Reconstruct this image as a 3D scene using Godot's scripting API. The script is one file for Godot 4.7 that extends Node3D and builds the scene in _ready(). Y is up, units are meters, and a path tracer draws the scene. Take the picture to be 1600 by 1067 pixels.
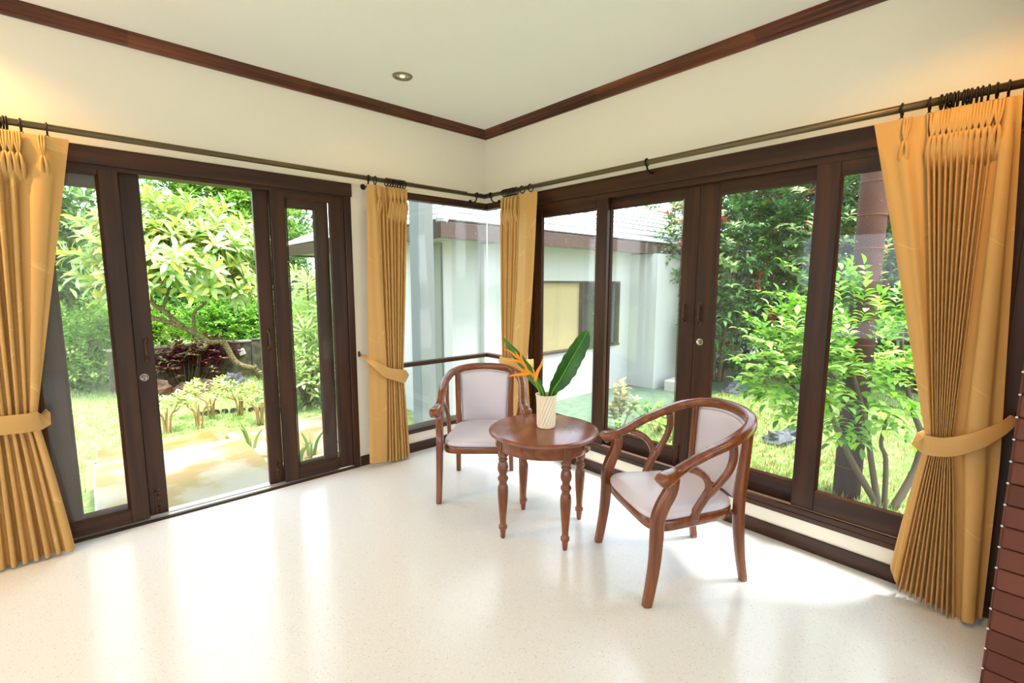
extends Node3D

var M := {}
var names := {}
var rng := RandomNumberGenerator.new()
const EYE := Vector3(-2.929, 1.5, 3.6079)

func V(x: float, y: float, z: float) -> Vector3:
	return Vector3(x, y, z)

# ---------------------------------------------------------------- mesh building
class MB:
	var st := SurfaceTool.new()
	var tint := Color.WHITE
	func _init() -> void:
		st.begin(Mesh.PRIMITIVE_TRIANGLES)
		smooth(false)
	func smooth(on: bool) -> MB:
		st.set_smooth_group(0 if on else -1)
		return self
	func vert(p: Vector3, uv: Vector2) -> void:
		st.set_color(tint)
		st.set_uv(uv)
		st.add_vertex(p)
	# corners counter-clockwise as seen from outside
	func tri(a: Vector3, b: Vector3, c: Vector3, ua := Vector2.ZERO, ub := Vector2.ZERO, uc := Vector2.ZERO) -> void:
		vert(a, ua)
		vert(c, uc)
		vert(b, ub)
	func quad(a: Vector3, b: Vector3, c: Vector3, d: Vector3, ua := Vector2.ZERO, ub := Vector2.ZERO, uc := Vector2.ZERO, ud := Vector2.ZERO) -> void:
		tri(a, b, c, ua, ub, uc)
		tri(a, c, d, ua, uc, ud)
	# box with chamfered edges
	func box(c: Vector3, s: Vector3, bev := 0.003, b := Basis()) -> void:
		var h := s * 0.5
		bev = minf(bev, minf(h.x, minf(h.y, h.z)) * 0.9)
		var P := func(x: float, y: float, z: float) -> Vector3: return c + b * Vector3(x, y, z)
		var i := h - Vector3(bev, bev, bev)
		for ax in 3:
			for sg in [-1.0, 1.0]:
				var u := (ax + 1) % 3
				var w := (ax + 2) % 3
				var q := []
				for k in [[-1, -1], [1, -1], [1, 1], [-1, 1]]:
					var v := Vector3.ZERO
					v[ax] = h[ax] * sg
					v[u] = i[u] * k[0]
					v[w] = i[w] * k[1]
					q.append(c + b * v)
				if sg > 0: quad(q[0], q[1], q[2], q[3])
				else: quad(q[3], q[2], q[1], q[0])
		if bev <= 0.0: return
		for ax in 3:
			var u := (ax + 1) % 3
			var w := (ax + 2) % 3
			for su in [-1.0, 1.0]:
				for sw in [-1.0, 1.0]:
					var q := []
					for k in [[-1, 0], [1, 0], [1, 1], [-1, 1]]:
						var v := Vector3.ZERO
						v[ax] = i[ax] * k[0]
						v[u] = (h[u] if k[1] == 0 else i[u]) * su
						v[w] = (i[w] if k[1] == 0 else h[w]) * sw
						q.append(c + b * v)
					if su * sw < 0: quad(q[0], q[1], q[2], q[3])
					else: quad(q[3], q[2], q[1], q[0])
		for sx in [-1.0, 1.0]:
			for sy in [-1.0, 1.0]:
				for sz in [-1.0, 1.0]:
					var a := c + b * Vector3(h.x * sx, i.y * sy, i.z * sz)
					var d := c + b * Vector3(i.x * sx, h.y * sy, i.z * sz)
					var e := c + b * Vector3(i.x * sx, i.y * sy, h.z * sz)
					if sx * sy * sz > 0: tri(a, d, e)
					else: tri(a, e, d)
	# surface through a list of rows of points, rows bottom to top, points left to right seen from outside
	func grid(rows: Array, close_u := false, uvs: Array = []) -> void:
		var nv := rows.size()
		for j in nv - 1:
			var r0: PackedVector3Array = rows[j]
			var r1: PackedVector3Array = rows[j + 1]
			var n := r0.size()
			for i in (n if close_u else n - 1):
				var k := (i + 1) % n
				if uvs.is_empty():
					quad(r0[i], r0[k], r1[k], r1[i])
				else:
					quad(r0[i], r0[k], r1[k], r1[i], uvs[j][i], uvs[j][i + 1], uvs[j + 1][i + 1], uvs[j + 1][i])
	func cap(ring: PackedVector3Array, flip := false) -> void:
		var c := Vector3.ZERO
		for p in ring: c += p
		c /= ring.size()
		for i in ring.size():
			var k := (i + 1) % ring.size()
			if flip: tri(c, ring[k], ring[i])
			else: tri(c, ring[i], ring[k])
	# rings of a section (list of 2-D points, counter-clockwise) carried along a path
	func sweep(path: PackedVector3Array, sections: Array, up: Vector3, closed := false, capped := true) -> void:
		var n := path.size()
		var rings := []
		for i in n:
			var t: Vector3
			if closed: t = path[(i + 1) % n] - path[(i - 1 + n) % n]
			else: t = path[mini(i + 1, n - 1)] - path[maxi(i - 1, 0)]
			t = t.normalized()
			var x := up.cross(t)
			if x.length() < 0.05: x = Vector3(0.3, 0.1, 1).cross(t)
			x = x.normalized()
			var y := t.cross(x)
			var sec: PackedVector2Array = sections[i % sections.size()]
			var ring := PackedVector3Array()
			for s in sec: ring.append(path[i] + x * s.x + y * s.y)
			rings.append(ring)
		if closed: rings.append(rings[0])
		grid(rings, true)
		if capped and not closed:
			cap(rings[0], true)
			cap(rings[n - 1])
	func tube(path: PackedVector3Array, radii: Array, sides := 8, capped := true) -> void:
		var secs := []
		for i in path.size():
			var r: float = radii[i] if i < radii.size() else radii[-1]
			var s := PackedVector2Array()
			for k in sides: s.append(Vector2(cos(TAU * k / sides), sin(TAU * k / sides)) * r)
			secs.append(s)
		var up := Vector3.UP
		var d := (path[-1] - path[0]).normalized()
		if absf(d.y) > 0.8: up = Vector3(0.2, 0.1, 1).normalized()
		sweep(path, secs, up, false, capped)
	# profile of (radius, height), bottom to top
	func lathe(prof: PackedVector2Array, segs := 24, at := Transform3D(), bend = null) -> void:
		var rows := []
		for p in prof:
			var ring := PackedVector3Array()
			for k in segs:
				var a := TAU * k / segs
				var r := p.x
				if bend != null: r = bend.call(p.x, p.y, a)
				ring.append(at * Vector3(cos(a) * r, p.y, -sin(a) * r))
			rows.append(ring)
		grid(rows, true)
	func torus(c: Vector3, axis: Vector3, R: float, r: float, n := 20, m := 8) -> void:
		var b := Basis.looking_at(axis, Vector3.UP if absf(axis.y) < 0.9 else Vector3.RIGHT)
		var path := PackedVector3Array()
		for k in n:
			var a := TAU * k / n
			path.append(c + b * Vector3(cos(a) * R, sin(a) * R, 0))
		var s := PackedVector2Array()
		for k in m: s.append(Vector2(cos(TAU * k / m), sin(TAU * k / m)) * r)
		sweep(path, [s], b.z, true)
	func mesh() -> ArrayMesh:
		st.generate_normals()
		st.index()
		return st.commit()

func rrect(w: float, h: float, r: float, n := 3) -> PackedVector2Array:
	var out := PackedVector2Array()
	r = minf(r, minf(w, h) * 0.49)
	for q in 4:
		var c := Vector2((w * 0.5 - r) * (1 if q == 0 or q == 3 else -1), (h * 0.5 - r) * (1 if q < 2 else -1))
		for k in n + 1:
			var a := PI * 0.5 * q + PI * 0.5 * k / n
			out.append(c + Vector2(cos(a), sin(a)) * r)
	return out

# smooth curve through points
func curve(pts: Array, n := 6) -> PackedVector3Array:
	var out := PackedVector3Array()
	for i in pts.size() - 1:
		var a: Vector3 = pts[maxi(i - 1, 0)]
		var b: Vector3 = pts[i]
		var c: Vector3 = pts[i + 1]
		var d: Vector3 = pts[mini(i + 2, pts.size() - 1)]
		for k in n: out.append(b.cubic_interpolate(c, a, d, float(k) / n))
	out.append(pts[-1])
	return out

func spread(vals: Array, count: int) -> Array:
	var out := []
	for i in count:
		var t := float(i) / (count - 1) * (vals.size() - 1)
		var k := mini(int(t), vals.size() - 2)
		out.append(lerpf(vals[k], vals[k + 1], t - k))
	return out

# ---------------------------------------------------------------- nodes
func numbered(called: String) -> String:
	var k: int = names.get(called, 0)
	names[called] = k + 1
	return called if k == 0 else "%s_%03d" % [called, k]

func obj(called: String, what, material: Material, parent: Node = null, at := Transform3D()) -> MeshInstance3D:
	var o := MeshInstance3D.new()
	o.mesh = what.mesh() if what is MB else what
	o.material_override = material
	o.transform = at
	if parent == null:
		o.name = numbered(called)
		add_child(o, true)
	else:
		o.name = called
		parent.add_child(o, true)
	return o

func tag(o: Node, label: String, category: String, group := "", kind := "") -> Node:
	o.set_meta("label", label)
	o.set_meta("category", category)
	if group: o.set_meta("group", group)
	if kind: o.set_meta("kind", kind)
	return o

func thing(called: String, label: String, category: String, at := Vector3.ZERO, turn := 0.0, group := "", kind := "") -> Node3D:
	var o := Node3D.new()
	o.name = numbered(called)
	add_child(o, true)
	o.position = at
	o.rotation.y = turn
	return tag(o, label, category, group, kind)

func struct(called: String, what, material: Material, label := "") -> MeshInstance3D:
	var o := obj(called, what, material)
	o.name = called
	o.set_meta("kind", "structure")
	if label: o.set_meta("label", label)
	return o

func instances(called: String, mesh: Mesh, material: Material, xfs: Array, colors: Array, parent: Node) -> MultiMeshInstance3D:
	var mm := MultiMesh.new()
	mm.transform_format = MultiMesh.TRANSFORM_3D
	mm.use_colors = not colors.is_empty()
	mm.mesh = mesh
	mm.instance_count = xfs.size()
	for i in xfs.size():
		mm.set_instance_transform(i, xfs[i])
		if mm.use_colors: mm.set_instance_color(i, colors[i % colors.size()])
	var o := MultiMeshInstance3D.new()
	o.name = called
	o.multimesh = mm
	o.material_override = material
	o.set_meta("kind", "stuff")
	parent.add_child(o, true)
	return o

# leaves: the nearest ones are parts of their own, the rest one mass
func leaves(parent: Node3D, mesh: Mesh, xfs: Array, tones: Array, most := 300, called := "leaf", rest := "foliage", shine := 0.35) -> void:
	var origin := parent.position
	xfs.sort_custom(func(a, b): return (a.origin + origin).distance_squared_to(EYE) < (b.origin + origin).distance_squared_to(EYE))
	var mats := []
	for c in tones: mats.append(leaf_mat(c, shine))
	var pick := RandomNumberGenerator.new()
	pick.seed = 77
	var later := []
	var tints := []
	for i in xfs.size():
		var k := pick.randi() % tones.size()
		var t: Transform3D = xfs[i]
		if t.basis.determinant() == 0: continue
		if i < most: obj(called, mesh, mats[k], parent, t)
		else:
			later.append(t)
			tints.append(tones[k].srgb_to_linear())
	if not later.is_empty():
		instances(rest, mesh, leaf_mat(Color.WHITE, shine, true), later, tints, parent)

var leaf_cache := {}
func leaf_mat(c: Color, shine: float, vertex := false) -> StandardMaterial3D:
	var key := [c, shine, vertex]
	if leaf_cache.has(key): return leaf_cache[key]
	var m := StandardMaterial3D.new()
	m.albedo_color = c
	m.roughness = 1.0 - shine
	m.metallic_specular = 0.5
	m.vertex_color_use_as_albedo = vertex
	m.cull_mode = BaseMaterial3D.CULL_DISABLED
	m.backlight_enabled = true
	m.backlight = Color(0.74, 0.80, 0.56)
	leaf_cache[key] = m
	return m

func mat(c: Color, rough := 0.6, spec := 0.5, metal := 0.0) -> StandardMaterial3D:
	var m := StandardMaterial3D.new()
	m.albedo_color = c
	m.roughness = rough
	m.metallic_specular = spec
	m.metallic = metal
	return m

func noise(seed_: int, freq: float, octaves: int, ramp: Array, size := 512) -> NoiseTexture2D:
	var t := NoiseTexture2D.new()
	t.width = size
	t.height = size
	t.seamless = true
	var f := FastNoiseLite.new()
	f.seed = seed_
	f.frequency = freq
	f.fractal_octaves = octaves
	t.noise = f
	if not ramp.is_empty():
		var g := Gradient.new()
		g.offsets = PackedFloat32Array(ramp[0])
		g.colors = PackedColorArray(ramp[1])
		t.color_ramp = g
	return t

func wood(c0: Color, c1: Color, rough: float, axis: int, seed_: int, fine := 26.0, world := true) -> StandardMaterial3D:
	var m := StandardMaterial3D.new()
	m.albedo_texture = noise(seed_, 0.02, 4, [[0.25, 0.5, 0.75], [c0, c0.lerp(c1, 0.55), c1]], 256)
	m.uv1_triplanar = true
	m.uv1_world_triplanar = world
	var s := Vector3(fine, fine, fine)
	s[axis] = fine * 0.05
	m.uv1_scale = s * 0.12
	m.roughness = rough
	m.metallic_specular = 0.42
	return m

# ---------------------------------------------------------------- the scene
func _ready() -> void:
	rng.seed = 4
	var cam := Camera3D.new()
	cam.name = "camera"
	cam.position = EYE
	cam.rotation = Vector3(-0.1233, -0.7357, 0.0027)
	cam.fov = 71.5637
	cam.near = 0.05
	cam.far = 200.0
	cam.current = true
	add_child(cam)

	var env := Environment.new()
	env.background_mode = Environment.BG_SKY
	var sky := Sky.new()
	var sm := ProceduralSkyMaterial.new()
	sm.sky_top_color = Color(0.87, 0.935, 1.0)
	sm.sky_horizon_color = Color(0.93, 0.965, 1.0)
	sm.sky_curve = 0.2
	sm.ground_bottom_color = Color(0.45, 0.46, 0.42)
	sm.ground_horizon_color = Color(0.6, 0.64, 0.55)
	sm.sky_energy_multiplier = 1.0
	sky.sky_material = sm
	env.sky = sky
	env.tonemap_mode = Environment.TONE_MAPPER_LINEAR
	env.tonemap_exposure = 4.95
	env.sdfgi_enabled = true
	env.ssao_enabled = true
	env.ssil_enabled = true
	var we := WorldEnvironment.new()
	we.name = "world"
	we.environment = env
	add_child(we)

	var sun := DirectionalLight3D.new()
	sun.name = "sun"
	sun.light_color = Color(1.0, 0.99, 0.95)
	sun.light_energy = 0.95
	sun.light_angular_distance = 18.0
	sun.sky_mode = DirectionalLight3D.SKY_MODE_LIGHT_ONLY
	sun.shadow_enabled = true
	sun.rotation_degrees = Vector3(-68, 40, 0)
	add_child(sun)

	materials()
	shell()
	doors()
	corner_window()
	curtains()
	furniture()
	arrangement()
	lamps()
	garden()

func materials() -> void:
	var d0 := Color(0.18, 0.09, 0.04)
	var d1 := Color(0.265, 0.145, 0.07)
	for a in 3: M["frame%d" % a] = wood(d0, d1, 0.4, a, 3 + a)
	var t0 := Color(0.27, 0.13, 0.07)
	var t1 := Color(0.47, 0.25, 0.14)
	for a in 3: M["trim%d" % a] = wood(t0, t1, 0.3, a, 13 + a)
	var c0 := Color(0.39, 0.20, 0.09)
	var c1 := Color(0.52, 0.285, 0.135)
	for a in 3: M["chair%d" % a] = wood(c0, c1, 0.24, a, 23 + a, 30.0, false)
	for a in 3:
		M["chair%d" % a].clearcoat_enabled = true
		M["chair%d" % a].clearcoat = 0.45
		M["chair%d" % a].clearcoat_roughness = 0.12
	M.table = wood(Color(0.45, 0.25, 0.165), Color(0.54, 0.31, 0.205), 0.2, 0, 33, 16.0, false)
	M.wall = mat(Color(0.925, 0.895, 0.825), 0.85, 0.3)
	M.wall.heightmap_enabled = false
	M.ceiling = mat(Color(0.93, 0.93, 0.9), 0.9, 0.2)
	M.floor = StandardMaterial3D.new()
	M.floor.albedo_texture = terrazzo()
	M.floor.uv1_triplanar = true
	M.floor.uv1_world_triplanar = true
	M.floor.uv1_scale = Vector3(0.8, 0.8, 0.8)
	M.floor.roughness = 0.2
	M.floor.metallic_specular = 0.5
	M.glass = mat(Color(0.9, 0.97, 0.95, 0.008), 0.02, 0.33)
	M.glass.transparency = BaseMaterial3D.TRANSPARENCY_ALPHA
	M.wet_or_hazy_glass = mat(Color(0.90, 0.95, 0.95, 0.04), 0.03, 0.36)
	M.wet_or_hazy_glass.transparency = BaseMaterial3D.TRANSPARENCY_ALPHA
	M.bronze = mat(Color(0.33, 0.23, 0.17), 0.35, 0.5, 0.8)
	M.steel = mat(Color(0.78, 0.76, 0.72), 0.25, 0.5, 1.0)
	M.key = mat(Color(0.58, 0.54, 0.48), 0.35, 0.5, 0.9)
	M.rod = mat(Color(0.42, 0.36, 0.26), 0.34, 0.5, 0.75)
	M.ring = mat(Color(0.10, 0.08, 0.075), 0.4, 0.5, 0.3)
	M.track = mat(Color(0.82, 0.82, 0.8), 0.3, 0.5, 0.6)
	M.fabric = mat(Color(0.81, 0.785, 0.82), 0.36, 0.6)
	M.piping = mat(Color(0.66, 0.615, 0.63), 0.5, 0.35)
	M.table.metallic_specular = 0.6
	M.drop = mat(Color(1, 1, 1, 0.02), 0.02, 0.5)
	M.drop.transparency = BaseMaterial3D.TRANSPARENCY_ALPHA
	M.drop.refraction_enabled = true
	M.drop.refraction_scale = 0.033
	M.cream = mat(Color(0.93, 0.885, 0.78), 0.22, 0.5)
	M.curtain = StandardMaterial3D.new()
	M.curtain.albedo_texture = curtain_print()
	M.curtain.uv1_scale = Vector3(1.6, 1.6, 1)
	M.curtain.roughness = 0.5
	M.curtain.metallic_specular = 0.4
	M.curtain.rim_enabled = true
	M.curtain.rim = 0.25
	M.curtain.rim_tint = 0.6
	M.curtain.cull_mode = BaseMaterial3D.CULL_DISABLED
	M.curtain.backlight_enabled = true
	M.curtain.backlight = Color(0.3, 0.26, 0.2)
	M.concrete = mat(Color(0.42, 0.40, 0.35), 0.9, 0.3)
	M.concrete.albedo_texture = noise(51, 0.03, 5, [[0.2, 0.8], [Color(0.75, 0.75, 0.7), Color(1, 1, 1)]], 256)
	M.concrete.uv1_triplanar = true
	M.paving = mat(Color(0.74, 0.72, 0.70), 0.9, 0.3)
	M.slab = mat(Color(0.62, 0.585, 0.55), 0.25, 0.5)
	M.slab.albedo_texture = noise(52, 0.008, 5, [[0.3, 0.5, 0.7], [Color(0.88, 0.77, 0.58), Color(0.95, 0.91, 0.83), Color(0.97, 0.96, 0.93)]], 256)
	M.slab.uv1_triplanar = true
	M.slab.uv1_scale = Vector3(0.6, 0.6, 0.6)
	M.step = M.slab.duplicate()
	M.step.albedo_color = Color(0.58, 0.50, 0.40)
	M.ground = mat(Color(0.60, 0.66, 0.42), 0.95, 0.2)
	M.ground.albedo_texture = noise(53, 0.03, 5, [[0.2, 0.8], [Color(0.75, 0.8, 0.7), Color(1, 1, 1)]], 256)
	M.ground.uv1_triplanar = true
	M.moss = mat(Color(0.36, 0.46, 0.36), 0.3, 0.5)
	M.moss.albedo_texture = noise(54, 0.02, 5, [[0.2, 0.8], [Color(0.8, 0.82, 0.78), Color(1, 1, 1)]], 256)
	M.moss.uv1_triplanar = true
	M.render = mat(Color(0.72, 0.725, 0.72), 0.85, 0.3)
	M.tile = mat(Color(0.90, 0.92, 0.92), 0.4, 0.5)
	M.bark = mat(Color(0.50, 0.45, 0.33), 0.9, 0.3)
	M.bark.albedo_texture = noise(55, 0.03, 5, [[0.3, 0.7], [Color(0.6, 0.6, 0.58), Color(1, 1, 0.95)]], 256)
	M.bark.uv1_triplanar = true
	M.bark.uv1_scale = Vector3(3, 3, 3)
	M.stem = mat(Color(0.36, 0.30, 0.22), 0.9, 0.3)
	M.rock = mat(Color(0.34, 0.25, 0.18), 0.7, 0.4)
	M.rock.albedo_texture = noise(56, 0.02, 5, [[0.3, 0.7], [Color(0.55, 0.5, 0.5), Color(1, 0.95, 0.9)]], 256)
	M.rock.uv1_triplanar = true
	M.dark_rock = mat(Color(0.28, 0.29, 0.31), 0.5, 0.5)

func terrazzo() -> ImageTexture:
	var r := RandomNumberGenerator.new()
	r.seed = 9
	var n := 1024
	var im := Image.create(n, n, false, Image.FORMAT_RGB8)
	im.fill(Color(0.878, 0.888, 0.882))
	for i in 26000:
		var x := r.randi() % n
		var y := r.randi() % n
		var s := 1 + r.randi() % 3
		var k := r.randf()
		var c := Color(0.92, 0.927, 0.92)
		if k < 0.22: c = Color(0.83, 0.80, 0.73)
		elif k < 0.28: c = Color(0.74, 0.70, 0.62)
		im.fill_rect(Rect2i(x, y, s, s), c)
	return ImageTexture.create_from_image(im)

# gold satin with a faint woven leaf and tendril
func curtain_print() -> ImageTexture:
	var n := 512
	var im := Image.create(n, n, false, Image.FORMAT_RGB8)
	var base := Color(0.80, 0.62, 0.36)
	var motif := Color(0.86, 0.70, 0.45)
	im.fill(base)
	for k in 3:
		var c := Vector2([120, 330, 230][k], [110, 240, 420][k])
		var a: float = [0.5, -0.6, 0.9][k]
		for y in range(-60, 61):
			for x in range(-60, 61):
				var q := Vector2(x, y).rotated(a)
				var t := q.x / 55.0
				if absf(t) < 1.0 and absf(q.y) < 20.0 * (1 - t * t) * (0.6 + 0.4 * t):
					if absf(q.y) > 1.2: im.set_pixel(int(c.x) + x, int(c.y) + y, base.lerp(motif, 0.75 if q.y > 0 else 0.35))
		for s in 240:
			var u := s / 240.0
			var q := Vector2(-55 - 70 * u, 34 * sin(u * 4.0)).rotated(-a) + c
			im.fill_rect(Rect2i(int(q.x) & 511, int(q.y) & 511, 2, 2), motif)
	return ImageTexture.create_from_image(im)

# ---------------------------------------------------------------- room shell
# left wall: s runs along x, n points into the room (+z); right wall: s runs along z, n points into the room (-x)
func wp(wall: int, s: float, y: float, n: float) -> Vector3:
	return Vector3(s, y, n) if wall == 0 else Vector3(-n, y, s)

func wbox(m: MB, wall: int, s0: float, s1: float, y0: float, y1: float, n0: float, n1: float, bev := 0.002) -> void:
	var a := wp(wall, s0, y0, n0)
	var b := wp(wall, s1, y1, n1)
	m.box((a + b) * 0.5, (b - a).abs(), bev)

func shell() -> void:
	var m := MB.new()
	m.box(V(-3.25, -0.1, 3.75), V(6.5, 0.2, 7.5), 0.0)
	struct("floor", m, M.floor, "polished pale terrazzo floor")
	m = MB.new()
	m.box(V(-3.25, 2.985, 3.75), V(6.9, 0.2, 7.9), 0.0)
	struct("ceiling", m, M.ceiling, "plain off-white ceiling")
	m = MB.new()
	wbox(m, 0, -6.65, 0.15, 2.245, 2.9, -0.15, 0.0, 0.0)
	wbox(m, 0, -6.65, -3.293, -0.4, 2.25, -0.15, 0.0, 0.0)
	wbox(m, 0, -1.341, -1.0, -0.4, 2.25, -0.15, 0.0, 0.0)
	wbox(m, 0, -1.0, 0.15, -0.4, 0.17, -0.15, 0.0, 0.0)
	wbox(m, 0, -3.3, -1.33, -0.4, -0.02, -0.15, 0.0, 0.0)
	struct("wall_left", m, M.wall, "cream plaster wall above the sliding doors")
	m = MB.new()
	wbox(m, 1, 0.0, 7.65, 2.245, 2.9, -0.15, 0.0, 0.0)
	wbox(m, 1, 0.0, 3.6, -0.4, 0.17, -0.15, 0.0, 0.0)
	wbox(m, 1, 3.60, 7.65, -0.4, 2.25, -0.15, 0.0, 0.0)
	struct("wall_right", m, M.wall, "cream plaster wall above the garden windows")
	# the unseen half of the room, its window openings added to let in fill daylight
	m = MB.new()
	m.box(V(-3.25, 0.2, 7.575), V(6.8, 0.8, 0.15), 0.0)
	m.box(V(-3.25, 2.6, 7.575), V(6.8, 0.6, 0.15), 0.0)
	for x in [-6.4, -0.1]: m.box(V(x, 1.45, 7.575), V(0.5, 1.7, 0.15), 0.0)
	m.box(V(-3.05, 1.45, 7.575), V(1.7, 1.7, 0.15), 0.0)  # kept wide so no opening mirrors in the far left pane
	struct("wall_near", m, M.wall)
	m = MB.new()
	m.box(V(-6.575, 0.2, 3.75), V(0.15, 0.8, 7.5), 0.0)
	m.box(V(-6.575, 2.6, 3.75), V(0.15, 0.6, 7.5), 0.0)
	for z in [0.35, 3.75, 7.15]: m.box(V(-6.575, 1.45, z), V(0.15, 1.7, 0.7), 0.0)
	struct("wall_back", m, M.wall)
	# skirting
	m = MB.new()
	wbox(m, 0, -1.338, 0.0, 0.0, 0.085, 0.0, 0.012, 0.003)
	wbox(m, 0, -6.5, -3.3, 0.0, 0.085, 0.0, 0.012, 0.003)
	struct("baseboard_left", m, M.frame0, "brown skirting under the corner window")
	m = MB.new()
	wbox(m, 1, 0.012, 7.5, 0.0, 0.087, 0.0, 0.012, 0.003)
	struct("baseboard_right", m, M.frame2, "brown skirting under the garden windows")
	# crown moulding in jointed lengths
	var prof := PackedVector2Array([Vector2(0, 2.825), Vector2(0.016, 2.825), Vector2(0.019, 2.838), Vector2(0.032, 2.844), Vector2(0.038, 2.856), Vector2(0.044, 2.86), Vector2(0.06, 2.865), Vector2(0.064, 2.873), Vector2(0.07, 2.875), Vector2(0.08, 2.879), Vector2(0.08, 2.886), Vector2(0, 2.886)])
	var cuts := [[-6.5, -3.9, -2.62, -1.62, -0.62, 0.0], [0.0, 0.28, 1.32, 2.42, 3.7, 7.5]]
	for w in 2:
		var root := Node3D.new()
		root.name = "trim_%d" % (w + 1)
		root.set_meta("kind", "structure")
		root.set_meta("label", "stepped brown wooden crown moulding, %s length" % ["left", "right"][w])
		add_child(root)
		for k in 5:
			m = MB.new()
			var d := 0.0006 * (k % 3)
			var a: float = cuts[w][k]
			var b: float = cuts[w][k + 1]
			for i in prof.size():
				var p := prof[i]
				var q := prof[(i + 1) % prof.size()]
				var ea := p.x
				var eb := q.x
				# mitred where the two lengths meet in the corner
				var sp0 := a
				var sp1 := b
				var p0 := wp(w, (a + ea) if w == 1 and k == 0 else a, p.y - d, p.x + d)
				var p1 := wp(w, (b - ea) if w == 0 and k == 4 else b, p.y - d, p.x + d)
				var q0 := wp(w, (a + eb) if w == 1 and k == 0 else a, q.y - d, q.x + d)
				var q1 := wp(w, (b - eb) if w == 0 and k == 4 else b, q.y - d, q.x + d)
				if w == 0: m.quad(p0, p1, q1, q0)
				else: m.quad(p1, p0, q0, q1)
			var tone: StandardMaterial3D = M["trim%d" % (0 if w == 0 else 2)]
			if k % 2 == 1:
				tone = tone.duplicate()
				tone.albedo_color = Color(0.84, 0.8, 0.78)
			obj("molding_piece", m, tone, root)
	# tiled pier beside the camera, right of the last curtain
	var pier := thing("brick_pier", "brown tiled brick pier at the right edge beside the last curtain", "pillar", V(0, 0, 0), 0.0, "", "structure")
	m = MB.new()
	m.box(V(-0.275, 1.442, 4.05), V(0.535, 2.884, 0.885), 0.0)
	obj("core", m, mat(Color(0.30, 0.17, 0.12), 0.9), pier)
	var tones := []
	for k in 5: tones.append(mat(Color(0.42, 0.23, 0.16).lerp(Color(0.34, 0.17, 0.12), k / 4.0), 0.6, 0.4))
	var shapes := []
	for k in 3:
		var b := MB.new()
		b.box(Vector3.ZERO, V(0.02, 0.0765, [0.298, 0.146, 0.3][k]), 0.004)
		shapes.append(b.mesh())
	var end := MB.new()
	end.box(Vector3.ZERO, V(0.27, 0.0765, 0.02), 0.004)
	var end_mesh := end.mesh()
	var dabs := MB.new()
	for row in 36:
		var y := 0.041 + row * 0.08
		var z := 3.602
		var first := true
		while z < 4.49:
			var k := 1 if first and row % 2 == 1 else 0
			var len: float = [0.3, 0.15][k]
			if z + len > 4.51: break
			obj("brick", shapes[k], tones[rng.randi() % 5], pier, Transform3D(Basis(), V(-0.545 - rng.randf() * 0.001, y, z + len * 0.5)))
			z += len
			first = false
		dabs.box(V(-0.5525, 0.001 + row * 0.08, 3.598), V(0.005, 0.006, 0.007), 0.001)
		for k in 2: obj("brick", end_mesh, tones[rng.randi() % 5], pier, Transform3D(Basis(), V(-0.135 - 0.272 * k, y, 3.606 + rng.randf() * 0.001)))

	obj("mortar_dabs", dabs, mat(Color(0.8, 0.8, 0.78), 0.8), pier).set_meta("kind", "stuff")

# rain beads on the outer face of a pane
func drops(pane: Node, wall: int, s0: float, s1: float, y0: float, y1: float, n: float, count: int) -> void:
	var xfs := []
	for i in count:
		var s := rng.randf_range(s0, s1)
		var y := lerpf(y0, y1, pow(rng.randf(), 0.55))
		if i % 3 == 0: s = s1 - (s1 - s0) * 0.12 * rng.randf() * rng.randf()
		var r := rng.randf_range(0.0009, 0.0026)
		xfs.append(Transform3D(Basis.from_scale(V(r, r * 1.15, r * 0.5) if wall == 0 else V(r * 0.5, r * 1.15, r)), wp(wall, s, y, n)))
	var ball := SphereMesh.new()
	ball.radius = 1.0
	ball.height = 2.0
	ball.radial_segments = 8
	ball.rings = 4
	instances("raindrops", ball, M.drop, xfs, [], pane)

# ---------------------------------------------------------------- sliding doors
func bead(m: MB, wall: int, s0: float, s1: float, y0: float, y1: float, n: float, w := 0.013, deep := 0.012) -> void:
	# a sloping glazing bead round an opening, from the face down to the glass
	var o := [wp(wall, s0, y0, n), wp(wall, s1, y0, n), wp(wall, s1, y1, n), wp(wall, s0, y1, n)]
	var i := [wp(wall, s0 + w, y0 + w, n - deep), wp(wall, s1 - w, y0 + w, n - deep), wp(wall, s1 - w, y1 - w, n - deep), wp(wall, s0 + w, y1 - w, n - deep)]
	for k in 4:
		var j := (k + 1) % 4
		if wall == 0: m.quad(o[k], o[j], i[j], i[k])
		else: m.quad(o[j], o[k], i[k], i[j])

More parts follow.
